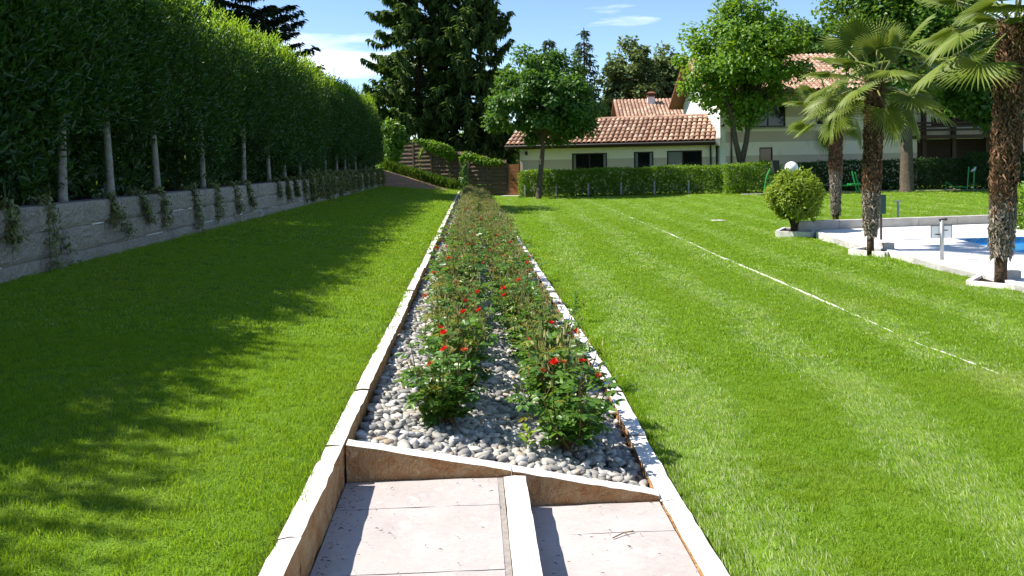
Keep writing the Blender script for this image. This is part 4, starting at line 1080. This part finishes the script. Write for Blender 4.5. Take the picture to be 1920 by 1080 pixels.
m = MB(); m.tube([(HL - .28, -OV - .1, EV - .1), (HL - .28, -.3, EV - .35), (HL - .28, -.09, EV - .55), (HL - .28, -.09, -.4)], .055, 7); m.build('downpipe', M['gutter'], ho)
m = MB(); m.hexa([(HL + .03, -OV - .12, EV - .28), (HL + .3, -OV - .12, EV - .28), (HL + .3, RD + .2, RG - .3), (HL + .03, RD + .2, RG - .3), (HL + .03, -OV - .12, EV + .14), (HL + .3, -OV - .12, EV + .14), (HL + .3, RD + .2, RG + .3), (HL + .03, RD + .2, RG + .3)]); m.build('parapet', M['grey_cap'], ho)
m = MB(); m.box(.38, .52, -.14, -.002, 2.02, 2.2); m.box(.36, .54, -.2, -.10, 2.2, 2.24); m.build('wall_lamp', M['gutter'], ho)

# tall house
tA = P(1351, 300, 47.2); tb = P(1900, 300, 46.6); td = Vector((tb.x - tA.x, tb.y - tA.y, 0)); trz = math.atan2(td.y, td.x)
th_ = thing('tall_house', (tA.x, tA.y, 0), 'white two-storey house with banded front and terracotta roof', 'house', None, trz)
TW_, TD, TE, TR = 24.0, 12.0, 5.55, 8.1
hol = [(1.75, 3.8, 3.4, 4.75), (2.27, 3.05, 1.25, 2.2), (5.6, 7.0, 3.5, 4.6), (11.4, 17.4, -.3, 2.5), (12.2, 16.8, 3.3, 5.0)]
m = MB(); wall_holes(m, 0, TW_, -.7, TE, hol, .3); m.build('front_wall', M['band'], th_)
m = MB(); m.add([(-.02, -.02, -.7), (-.02, TD, -.7), (-.02, TD, TE), (-.02, TD / 2, TR), (-.02, -.02, TE)], [(4, 3, 2, 1, 0)])
m.add([(.3, .302, -.7), (.3, TD, -.7), (.3, TD, TE), (.3, TD / 2, TR), (.3, .302, TE)], [(0, 1, 2, 3, 4)]); m.add([(-.02, -.02, -.7), (.3, -.02, -.7), (.3, -.02, TE), (-.02, -.02, TE)], [(0, 1, 2, 3)])
m.build('gable_wall', M['white_wall'], th_)
m = MB(); m.box(.302, TW_, TD - .3, TD, -.7, TE); m.box(TW_ - .3, TW_ - .002, .302, TD - .302, -.7, TE); m.box(.31, TW_ - .31, 2.6, 2.7, -.6, TE - .1); m.build('inner_wall', M['brown'], th_)
window(th_, *hol[0], M['brown'], (2.8,), .12); window(th_, *hol[1], M['brown'], (), .12); window(th_, *hol[2], M['brown'], (6.3,), .12)
m = MB(); m.box(1.6, 3.95, -.08, .1, 3.3, 3.395); m.build('window_sill', M['grey_cap'], th_)
for x in (11.6, 13.3, 15.2, 17.1): m = MB(); m.box(x, x + .22, -.25, -.02, -.5, 5.2); m.build('loggia_post', M['brown'], th_)
m = MB(); m.box(11.0, 17.8, -.9, -.26, 2.52, 2.72); m.build('balcony_slab', M['brown'], th_)
for zz in (2.95, 3.15, 3.35): m = MB(); m.box(11.0, 17.8, -.88, -.83, zz, zz + .12); m.build('balcony_rail', M['brown'], th_)
ov, sd = .7, (TR - TE) / (TD / 2)
for nm, ya, yb, za, zb in (('roof', -ov, TD / 2, TE - sd * ov, TR), ('roof', TD + ov, TD / 2, TE - sd * ov, TR)):
    m = MB(); e = .0 if ya < 0 else .004
    c = [(-1.0, ya, za + .05), (TW_ + .8, ya, za + .05), (TW_ + .8, yb + e, zb + .05), (-1.0, yb + e, zb + .05), (-1.0, ya, za + .2), (TW_ + .8, ya, za + .2), (TW_ + .8, yb + e, zb + .2), (-1.0, yb + e, zb + .2)]
    m.hexa(c); r_ = m.build(nm, M['rust'], th_)
    S2 = math.hypot(TD / 2 + ov, zb - za)
    if ya < 0:
        o = many_tiles('tiles', TW_ + 1.8, S2, .30, .42, r_); o.location = (-1.0, ya - .03, za + .19); o.rotation_euler = (math.atan(sd), 0, 0); tag(o, kind='stuff')
m = MB(); m.tube([(-1, -ov - .1, TE - sd * ov + .08), (TW_ + .8, -ov - .1, TE - sd * ov + .08)], .08, 8); m.build('gutter', M['gutter'], th_)
m = MB(); m.tube([(.62, -ov - .1, TE - sd * ov), (.62, -.1, TE - .7), (.62, -.1, -.4)], .055, 7); m.build('downpipe', M['gutter'], th_)
m = MB(); m.sphere((.1, -.18, 3.55), .11, 10, 8); m.box(.04, .16, -.12, -.022, 3.5, 3.6); m.build('wall_lamp', M['gutter'], th_)

# far house roof with chimney
fA = P(1163, 300, 66); fh = thing('far_house', (fA.x, fA.y, 0), 'far house with a tiled roof and white chimney behind the low house', 'house', None, R(-6))
m = MB(); m.box(.5, 14, .4, 8.6, -.7, 4.6); m.add([(.5, .4, 4.6), (.5, 8.6, 4.6), (.5, 4.5, 6.5)], [(2, 1, 0)]); m.build('wall', M['white_wall'], fh)
for ya, yb in ((-.4, 4.5), (9.4, 4.503)):
    m = MB(); m.hexa([(-.2, ya, 4.65), (14.5, ya, 4.65), (14.5, yb, 6.75), (-.2, yb, 6.75), (-.2, ya, 4.8), (14.5, ya, 4.8), (14.5, yb, 6.9), (-.2, yb, 6.9)]); r_ = m.build('roof', M['rust'], fh)
    if ya < 0: o = many_tiles('tiles', 14.7, math.hypot(4.9, 2.1), .30, .42, r_); o.location = (-.2, -.42, 4.8); o.rotation_euler = (math.atan(2.1 / 4.9), 0, 0); tag(o, kind='stuff')
ch = MB(); ch.box(2.65, 3.25, 3.0, 3.5, 5.8, 7.0); c_ = ch.build('chimney', M['white_wall'], fh)
m = MB(); m.box(2.58, 3.32, 2.93, 3.57, 7.0, 7.08); m.box(2.68, 2.8, 3.0, 3.5, 7.08, 7.28); m.box(3.1, 3.22, 3.0, 3.5, 7.08, 7.28); m.box(2.9, 3.0, 3.0, 3.5, 7.08, 7.28); m.hexa([(2.55, 2.9, 7.28), (3.35, 2.9, 7.28), (3.35, 3.6, 7.28), (2.55, 3.6, 7.28), (2.8, 3.15, 7.45), (3.1, 3.15, 7.45), (3.1, 3.35, 7.45), (2.8, 3.35, 7.45)]); m.build('chimney_cap', M['rust'], c_)

# ------------------------------------------------------------------ pool terrace
pool_c = G(1786, 448, DECK_Z); pool_br = G(1930, 444.0, DECK_Z); pool_fr = G(1930, 478, DECK_Z)
e1 = (pool_br - pool_c).normalized(); e2 = (pool_fr - pool_c).normalized()
PL = [pool_c, pool_c + e2 * 7, pool_c + e2 * 7 + e1 * 12, pool_c + e1 * 12]
PLxy = [(p.x, p.y) for p in PL]
def tri_fill(poly, hole, z):
    import bmesh
    from mathutils.geometry import tessellate_polygon
    loops = [[Vector((x, y, 0)) for x, y in poly]] + ([[Vector((x, y, 0)) for x, y in hole]] if hole else [])
    tr = tessellate_polygon(loops); pts = [v for l in loops for v in l]
    out = []
    for t in tr:
        a, b_, c = (pts[i] for i in t)
        out.append(t if (b_ - a).cross(c - a).z > 0 else t[::-1])
    return [(v.x, v.y, z) for v in pts], [tuple(t) for t in out]
m = MB(); v, f = tri_fill(DECK, PLxy, DECK_Z); m.add(v, f)
for i in range(len(DECK)):
    a, b_ = DECK[i], DECK[(i + 1) % len(DECK)]; m.add([(*a, DECK_Z), (*b_, DECK_Z), (*b_, DECK_Z - .6), (*a, DECK_Z - .6)], [(0, 1, 2, 3), (3, 2, 1, 0)][:1])
tag(m.build('pool_deck', M['deck']), kind='structure')
po = thing('swimming_pool', (pool_c.x, pool_c.y, DECK_Z), 'corner of a blue swimming pool in the white deck at right', 'pool')
m = MB(); rel = [p - pool_c for p in PL]
for i in range(4):
    a, b_ = rel[i], rel[(i + 1) % 4]; m.add([(a.x, a.y, 0), (b_.x, b_.y, 0), (b_.x, b_.y, -1.5), (a.x, a.y, -1.5)], [(0, 1, 2, 3)])
m.add([(p.x, p.y, -1.5) for p in rel], [(0, 1, 2, 3)]); m.build('basin', M['pool_tile'], po)
m = MB(); m.add([(p.x, p.y, -.13) for p in rel], [(0, 1, 2, 3)]); m.build('water', M['water'], po)
def strip(p0, p1, w, z0, z1, seg, name, mat, parent):
    d = (p1 - p0); L = d.length; d.normalize(); nn = Vector((-d.y, d.x, 0)); k = max(1, int(L / seg))
    for i in range(k):
        a = p0 + d * (L * i / k + .006); b_ = p0 + d * (L * (i + 1) / k - .006); m = MB()
        m.hexa([(a.x, a.y, z0), (b_.x, b_.y, z0), (b_.x + nn.x * w, b_.y + nn.y * w, z0), (a.x + nn.x * w, a.y + nn.y * w, z0), (a.x, a.y, z1), (b_.x, b_.y, z1), (b_.x + nn.x * w, b_.y + nn.y * w, z1), (a.x + nn.x * w, a.y + nn.y * w, z1)])
        m.build(name, mat, parent)
z0 = Vector((0, 0, 0))
strip(rel[0] + e1 * 0, rel[3], .28, -.1, .012, .6, 'coping', M['paint_white'], po)
strip(rel[1], rel[0], .28, -.1, .012, .6, 'coping', M['paint_white'], po)
lw = thing('low_wall', (back_l.x, back_l.y, DECK_Z), 'long low concrete kerb wall behind the pool deck', 'wall')
strip(Vector((-.6, 0, 0)) + bdir.normalized() * 0, bdir.normalized() * bdir.length * 1.6, .22, -.3, .22, 1.1, 'wall_stone', M['concrete'], lw)
ed = thing('deck_edging', (0, 0, 0), 'pale stone edging between the deck and the lawn', 'edging')
for a, b_ in zip(deck_px, deck_px[1:]): strip(b_, a, -.10, DECK_Z - .4, DECK_Z + .02, 1.0, 'edging_stone', M['stone'], ed)
def frame_bed(name, pts_px, z, label, mat_in=None):
    q = [G(x, y, z) for x, y in pts_px]; t = thing(name, (q[0].x, q[0].y, z), label, 'planting bed'); rl_ = [p - q[0] for p in q]
    m = MB(); m.add([(p.x, p.y, -.005) for p in rl_], [tuple(range(len(rl_)))]); m.build('soil', mat_in or M['soil'], t)
    for i in range(len(rl_)):
        a, b_ = rl_[i], rl_[(i + 1) % len(rl_)]; d = (b_ - a); L = d.length; d.normalize(); nn = Vector((d.y, -d.x, 0)) * .035; m = MB()
        m.hexa([tuple(a - nn + Vector((0, 0, -.2))), tuple(b_ - nn + Vector((0, 0, -.2))), tuple(b_ + nn + Vector((0, 0, -.2))), tuple(a + nn + Vector((0, 0, -.2))), tuple(a - nn + Vector((0, 0, .04))), tuple(b_ - nn + Vector((0, 0, .04))), tuple(b_ + nn + Vector((0, 0, .04))), tuple(a + nn + Vector((0, 0, .04)))])
        m.build('border_stone', M['stone'], t)
    return t
frame_bed('planting_frame', [(1594, 471), (1660, 476), (1680, 470), (1640, 462)], -.305, 'stone-bordered bed around the middle palm')
frame_bed('planting_frame', [(1816, 531), (1925, 541), (1925, 520), (1850, 513)], -.305, 'stone-bordered bed around the nearest right palm')
frame_bed('planting_frame', [(1456, 436), (1522, 438), (1530, 430), (1470, 429)], -.30, 'stone-bordered bed under the round golden bush')
# electrical stone boxes on the deck
for (px, py, lab) in ((1657, 468, 'small grey stone block behind the middle palm'), (1888, 524, 'small stone block right of the nearest palm')):
    q = G(px, py, DECK_Z); o = link('stone_block', rough_stone('stone_block', [M['concrete'], M['concrete']], .22, .2, .14, 3, amp=.006)); o.location = (q.x, q.y, DECK_Z + .13); tag(o, lab, 'block')

# ------------------------------------------------------------------ palms
def frond_mesh(seed, Rf, Lp, tilt, span=R(255), nseg=34):
    r = np.random.default_rng(seed); pet = MB()
    pts = [Vector((0, 0, 0)), Vector((Lp * .5, 0, .04)), Vector((Lp, 0, 0))]; pet.tube(pts, [.018, .013, .009], 6)
    ct, s_t = math.cos(tilt), math.sin(tilt); V = []; Fq = []; var = []; da = span / nseg
    for i in range(nseg):
        a = -span / 2 + da * (i + .5); rr = Rf * (1 - .22 * abs(a) / (span / 2)) * r.uniform(.93, 1.04); fold = .018
        bend = r.uniform(.02, .12); b = len(V)
        for (q, w, k) in ((.06, 1, 0), (.28, 1, 0), (.46, .9, .0), (.76, .5, .35), (1.0, .06, 1.0)):
            R0 = q * rr; hw = da * .5 * min(R0, .48 * rr) * w * 1.04
            for sgn, up_ in ((-1, -fold), (0, fold), (1, -fold)):
                x = R0 * math.cos(a) - sgn * hw * math.sin(a); y = R0 * math.sin(a) + sgn * hw * math.cos(a); z = up_ * min(1, q * 2) * (w + .1) - bend * rr * k * k - .10 * R0 * abs(math.sin(a))
                V.append((Lp + x * ct + z * s_t, y, -x * s_t + z * ct))
        for k in range(4):
            for s in range(2): Fq.append((b + k * 3 + s, b + k * 3 + s + 1, b + (k + 1) * 3 + s + 1, b + (k + 1) * 3 + s))
        var += [np.clip(r.normal(.5, .25), 0, 1)] * 15
    return npmesh('frond_blade', np.array(V), np.array(Fq), M['palm'], np.array(var)), pet.mesh('stalk', M['palm_stalk'], True)
FR = [frond_mesh(i, .60, .80, R(t)) for i, t in enumerate((-5, 8, 20, 30, 12, 45))]
def palm(loc, H, prof, label, seed, nf, scale=1.0, lean=(0, 0), grey=.33, extra=(), hide=False):
    r = np.random.default_rng(seed); t = thing('palm_tree', loc, label, 'palm', 'palms beside the pool')
    zz = np.linspace(-.1, H, 16); cx = lambda z: (lean[0] * (max(z, 0) / H) ** 1.5, lean[1] * (max(z, 0) / H) ** 1.5)
    m = MB(); m.tube([(*cx(z), z) for z in zz], [np.interp(z / H, *prof) * .82 for z in zz], 14); m.build('trunk', M['palm_core'], t, True)
    for nm, lo, hi, k, mt in (('fibre', grey, 1.0, int(2600 * H / 3), M['fibre']), ('dry_fibre', .10, grey + .04, int(1500 * H / 3), M['fibre_grey'])):
        z = r.uniform(lo, hi, k) * H; a = r.uniform(0, 6.283, k); rad = np.interp(z / H, *prof) * r.uniform(.78, 1.02, k)
        c = np.array([cx(q) for q in z]); ra = np.stack([np.cos(a), np.sin(a), np.zeros(k)], -1); p = np.concatenate([c, z[:, None]], 1) + ra * rad[:, None]
        tg = np.stack([-np.sin(a), np.cos(a), np.zeros(k)], -1); up_ = np.where(r.random(k) < .6, 1, -1)[:, None] if nm == 'fibre' else np.where(r.random(k) < .25, 1, -1)[:, None]
        d = np.array([0, 0, 1.]) * up_ + tg * r.normal(0, .8, (k, 1)) + ra * r.uniform(.1, .6, (k, 1))
        o = link(nm, leaves(nm, p, d, ra + r.normal(0, .3, (k, 3)), r.uniform(.05, .16, k), r.uniform(.012, .035, k), mt), t); o['kind'] = 'stuff'
    k = int(42 * H); z = r.uniform(grey, .97, k) * H; a = r.uniform(0, 6.283, k); rad = np.interp(z / H, *prof); c = np.array([cx(q) for q in z]); ra = np.stack([np.cos(a), np.sin(a), np.zeros(k)], -1)
    o = link('cut_stubs', leaves('cut_stubs', np.concatenate([c, z[:, None]], 1) + ra * rad[:, None] * .85, ra * .6 + [0, 0, .7], ra * -.3 + [0, 0, 1.] + r.normal(0, .3, (k, 3)), r.uniform(.06, .11, k), .03, M['cut'], True), t); o['kind'] = 'stuff'
    tx, ty_ = cx(H)
    spots = [(i * 2.39996 + r.uniform(-.25, .25), R(76) - R(118) * (i / (nf - 1)) ** .9 + r.uniform(-.12, .12)) for i in range(nf)] + list(extra)
    for i, (az, el) in enumerate(spots):
        if hide and el < R(-5) and math.sin(az) < -.4: el = R(5) + .25 * r.random()
        bl_, pt_ = FR[min(5, max(0, int((R(80) - el) / R(22))))] if r.random() < .8 else FR[r.integers(6)]
        o = link('frond', bl_, t); o.location = (tx + .07 * math.cos(az), ty_ + .07 * math.sin(az), H - .05 + .1 * math.sin(el)); s = scale * r.uniform(.88, 1.12) * (.75 if i < 3 else 1)
        o.rotation_euler = (r.normal(0, .25), -el, az); o.scale = (s, s, s)
        q = link('stalk', pt_, o)
q = G(1567, 414, -.24); p1 = palm((q.x, q.y, float(z_lawn(q.x, q.y))), 3.2, ([0, .3, .5, 1], [.10, .12, .16, .16]), 'smallest and farthest of the three palms, behind the middle one', 61, 20, .95, grey=.45)
q = G(1632, 469, DECK_Z); p2 = palm((q.x, q.y, DECK_Z), 3.28, ([0, .13, .17, .3, .5, 1], [.085, .075, .11, .135, .15, .15]), 'middle palm with a slim grey foot at the deck edge', 62, 32, 1.02, (.10, 0))
q = G(1876, 526, DECK_Z); p3 = palm((q.x, q.y, DECK_Z), 3.75, ([0, .1, .2, .4, .6, 1], [.10, .10, .135, .15, .17, .165]), 'nearest and tallest palm at the right edge of the photo', 63, 26, 1.05, (.18, 0), .28, hide=True)

# ------------------------------------------------------------------ golden bush and globe lamp
q = G(1490, 433, DECK_Z); bx, by = q.x, q.y
t = thing('round_bush', (bx, by, DECK_Z), 'round golden-green clipped bush under the white globe lamp', 'bush')
r = np.random.default_rng(71); k = 8500; v = unit(r.normal(size=(k, 3))); v[:, 2] = np.where(v[:, 2] < -.85, -v[:, 2], v[:, 2]); rad = .64 * (1 + .09 * np.sin(v[:, 0] * 7 + v[:, 2] * 5) + .08 * np.sin(v[:, 1] * 9 + 2) + .05 * np.sin(v[:, 0] * 17 - v[:, 2] * 13)) * (r.uniform(.70, 1.04, k) + np.where(r.random(k) < .06, r.uniform(0, .18, k), 0)) * (1 - .14 * np.clip(-v[:, 2], 0, 1))
p = v * rad[:, None] * [1.02, 1.02, 1.0] + [0, 0, .83]
link('foliage', leaves('foliage', p, v * .6 + r.normal(0, .6, (k, 3)) - [0, 0, .3], v + [0, 0, .5] + r.normal(0, .35, (k, 3)), r.uniform(.055, .1, k), r.uniform(.035, .055, k), M['gold'], True), t)
k = 400; p = unit(r.normal(size=(k, 3))) * .42 + [0, 0, .8]; link('inner_leaves', leaves('inner_leaves', p, r.normal(size=(k, 3)), r.normal(size=(k, 3)), .2, .14, M['box_dark']), t)
m = MB()
for a in range(5): m.tube([(0, 0, -.05), (.1 * math.cos(a * 1.3), .1 * math.sin(a * 1.3), .25), (.3 * math.cos(a * 1.3), .3 * math.sin(a * 1.3), .7)], [.04, .03, .015], 6)
m.build('stem', M['bark_dark'], t)
lq = P(1487, 315, 20.3); t = thing('globe_lamp', (lq.x, lq.y + .1, DECK_Z), 'white globe lamp rising out of the golden bush', 'lamp')
m = MB(); m.tube([(0, 0, -.1), (0, 0, lq.z - DECK_Z - .12)], .03, 8); m.build('pole', M['gutter'], t); m = MB(); m.tube([(0, 0, lq.z - DECK_Z - .2), (0, 0, lq.z - DECK_Z - .14)], [.06, .07], 12); m.build('collar', M['gutter'], t)
m = MB(); m.sphere((0, 0, lq.z - DECK_Z), .165, 32, 20); m.build('globe', M['globe'], t, True)

# ------------------------------------------------------------------ small things on the lawn and deck
q = G(1766, 487, DECK_Z); t = thing('sign_post', (q.x, q.y, DECK_Z), 'grey metal post with two small clear sign plates on the deck', 'post')
m = MB(); m.tube([(0, 0, 0), (0, 0, .70)], .032, 12); m.build('post', M['galv'], t, True)
m = MB(); m.tube([(-.05, 0, .705), (.07, 0, .715)], .018, 8); m.sphere((.07, 0, .715), .028, 8, 6); m.build('cap', M['gutter'], t)
for s in (-1, 1):
    x = s * .115; m = MB(); m.box(x - .075, x + .075, .015, .02, .38, .60); pl_ = m.build('sign_plate', M['glass_clear'] if 'glass_clear' in M else M['paint_white'], t)
    m = MB(); m.box(x - .078, x - .07, .01, .025, .375, .605); m.box(x + .07, x + .078, .01, .025, .375, .605); m.box(x - .07, x + .07, .01, .025, .598, .605); m.build('plate_frame', M['gutter'], pl_)
    m = MB(); m.tube([(0, .02, .45 if s < 0 else .52), (x, .02, .45 if s < 0 else .52)], .012, 6); m.build('clamp', M['rubber'], t)
q = G(1684, 413, -.2); t = thing('shower_post', (q.x, q.y, float(z_lawn(q.x, q.y))), 'slim pale metal post on the lawn behind the deck wall', 'post')
m = MB(); m.tube([(0, 0, -.1), (0, 0, .66)], .028, 10); m.build('post', M['galv'], t, True); m = MB(); m.box(-.1, .1, -.03, .03, .655, .69); m.build('cap', M['galv'], t)
q = P(1652, 382, 17.6); t = thing('meter_box', (q.x, q.y, DECK_Z), 'dark green box on a stand hidden behind the middle palm', 'box')
zc = q.z - DECK_Z; m = MB(); m.box(-.08, .08, -.06, .06, zc - .22, zc + .2); m.build('box', M['dark_green'], t); m = MB(); m.tube([(0, 0, 0), (0, 0, zc - .23)], .025, 8); m.build('stand', M['gutter'], t)
q = GT(1346, 414); m = MB(); m.tube([(0, 0, -.05), (0, 0, .012)], .24, 20); o = m.build('valve_cover', M['concrete']); o.location = q + Vector((0, 0, .01)); tag(o, 'small round pale cover set in the right lawn', 'cover')
lp_ = [(1102, 376), (1160, 398), (1242, 433), (1300, 458), (1345, 480), (1420, 511), (1500, 546), (1578, 580), (1640, 607), (1710, 640), (1780, 665), (1850, 692), (1960, 738)]
gl = thing('lawn_strip', (0, 0, 0), 'thin pale buried edging strip running across the right lawn', 'edging'); pts = [GT(*a) for a in lp_]
for i, (a, b_) in enumerate(zip(pts, pts[1:])):
    wv = (.004, .004, .011, .008, .012, .009, .011, .006, .0015, .005, .0015, .003)[i]; d = (b_ - a).normalized(); nn = Vector((-d.y, d.x, 0)) * wv; m = MB(); K = 8; V = []
    for j in range(K + 1):
        q = a.lerp(b_, j / K); zz = float(z_lawn(q.x, q.y)) + (.017 if wv > .007 else .007) + random.uniform(-.008, .005); w2 = random.uniform(.75, 1.2)
        V += [(q.x - nn.x * w2, q.y - nn.y * w2, zz - .06), (q.x + nn.x * w2, q.y + nn.y * w2, zz - .06), (q.x + nn.x * w2, q.y + nn.y * w2, zz), (q.x - nn.x * w2, q.y - nn.y * w2, zz)]
    Fq = []
    for j in range(K):
        b0 = j * 4
        for s in range(4): Fq.append((b0 + s, b0 + (s + 1) % 4, b0 + 4 + (s + 1) % 4, b0 + 4 + s))
    m.add(V, Fq); m.build('strip_length', M['line'], gl)
# outdoor exercise machines
def machine(px, py, d, label, kind):
    q = base_at(px, py, d); t = thing('exercise_machine', q, label, 'exercise machine', 'green exercise machines')
    m = MB(); m.box(-.6, .6, -.12, .12, -.05, .05); m.build('base', M['rubber'], t)
    if kind == 0:
        m = MB(); m.tube([(-.45, 0, .05), (-.3, 0, .9), (-.1, 0, 1.35)], .035, 7); m.tube([(.2, 0, .05), (-.1, 0, .9)], .03, 7); m.build('frame', M['green_metal'], t)
        m = MB(); m.tube([(-.32, -.2, .55), (.35, -.2, .6), (.5, -.2, .75)], .025, 6); m.build('handle', M['green_metal'], t); m = MB(); m.hexa([(.05, -.15, 1.1), (.35, -.15, 1.1), (.35, .05, 1.1), (.05, .05, 1.1), (-.05, -.15, 1.75), (.3, -.15, 1.75), (.3, .05, 1.75), (-.05, .05, 1.75)]); m.build('back_pad', M['rubber'], t)
    elif kind == 1:
        m = MB(); m.tube([(-.6, 0, .05), (-.5, 0, .4), (.4, 0, .42)], .035, 7); m.tube([(.4, 0, .05), (.15, 0, 1.1)], .035, 7); m.tube([(.55, 0, .05), (.3, 0, 1.05)], .035, 7); m.build('frame', M['green_metal'], t)
        m = MB(); m.box(.0, .5, -.2, .2, .42, .5); m.build('seat', M['green_metal'], t)
    else:
        m = MB(); m.tube([(.3, 0, .05), (.38, 0, 1.2)], .03, 7); m.tube([(.62, 0, .05), (.66, 0, 1.2)], .03, 7); m.tube([(.3, 0, .2), (-.4, 0, .25), (-.75, 0, .5), (-.75, 0, .1)], .028, 7); m.build('frame', M['green_metal'], t)
        m = MB(); m.hexa([(.45, -.08, .95), (.65, -.08, 1.0), (.65, .0, 1.0), (.45, .0, .95), (.5, -.08, 1.05), (.72, -.08, 1.2), (.72, .0, 1.2), (.5, .0, 1.05)]); m.build('panel', M['galv'], t)
machine(1448, 349, 40.2, 'green exercise machine with a dark pad beside the globe lamp', 0)
machine(1592, 350, 39.4, 'green exercise bench seen between the two left palms', 1)
machine(1802, 351, 38.8, 'green exercise frame with upright bars before the dark hedge', 2)
# bush at the right edge
q = base_at(1955, 400, 19.5); t = thing('leafy_bush', q, 'bright green leafy bush cut by the right edge of the photo', 'bush')
r = np.random.default_rng(81); k = 3500; v = unit(r.normal(size=(k, 3))); p = v * (r.uniform(.7, 1.05, k))[:, None] * [.75, .6, .75] + [0, 0, .62]; p[:, 2] = np.abs(p[:, 2])
link('foliage', leaves('foliage', p, v + r.normal(0, .6, (k, 3)), v + [0, 0, .5] + r.normal(0, .3, (k, 3)), .09, .055, M['box'], True), t); m = MB(); m.tube([(0, 0, -.1), (0, 0, .6)], .04, 6); m.build('stem', M['bark'], t)
# far wood that closes the view
k = 26000; r = np.random.default_rng(91); an = r.uniform(R(-45), R(55), k); rr = r.uniform(105, 125, k); hh = (5 + 2.5 * np.sin(an * 17) + 1.6 * np.sin(an * 41 + 2)) * r.random(k) ** .7
p = np.stack([np.sin(an) * rr, np.cos(an) * rr, hh - .5], -1); o = link('far_wood', leaves('far_wood', p, r.normal(size=(k, 3)), r.normal(size=(k, 3)) + [0, -.5, .6], r.uniform(.8, 1.6, k), .8, M['maple'])); tag(o, 'far band of trees behind the houses', 'trees', kind='stuff')
print('objects', len(bpy.data.objects), 'tris', sum(len(m.polygons) for m in bpy.data.meshes))
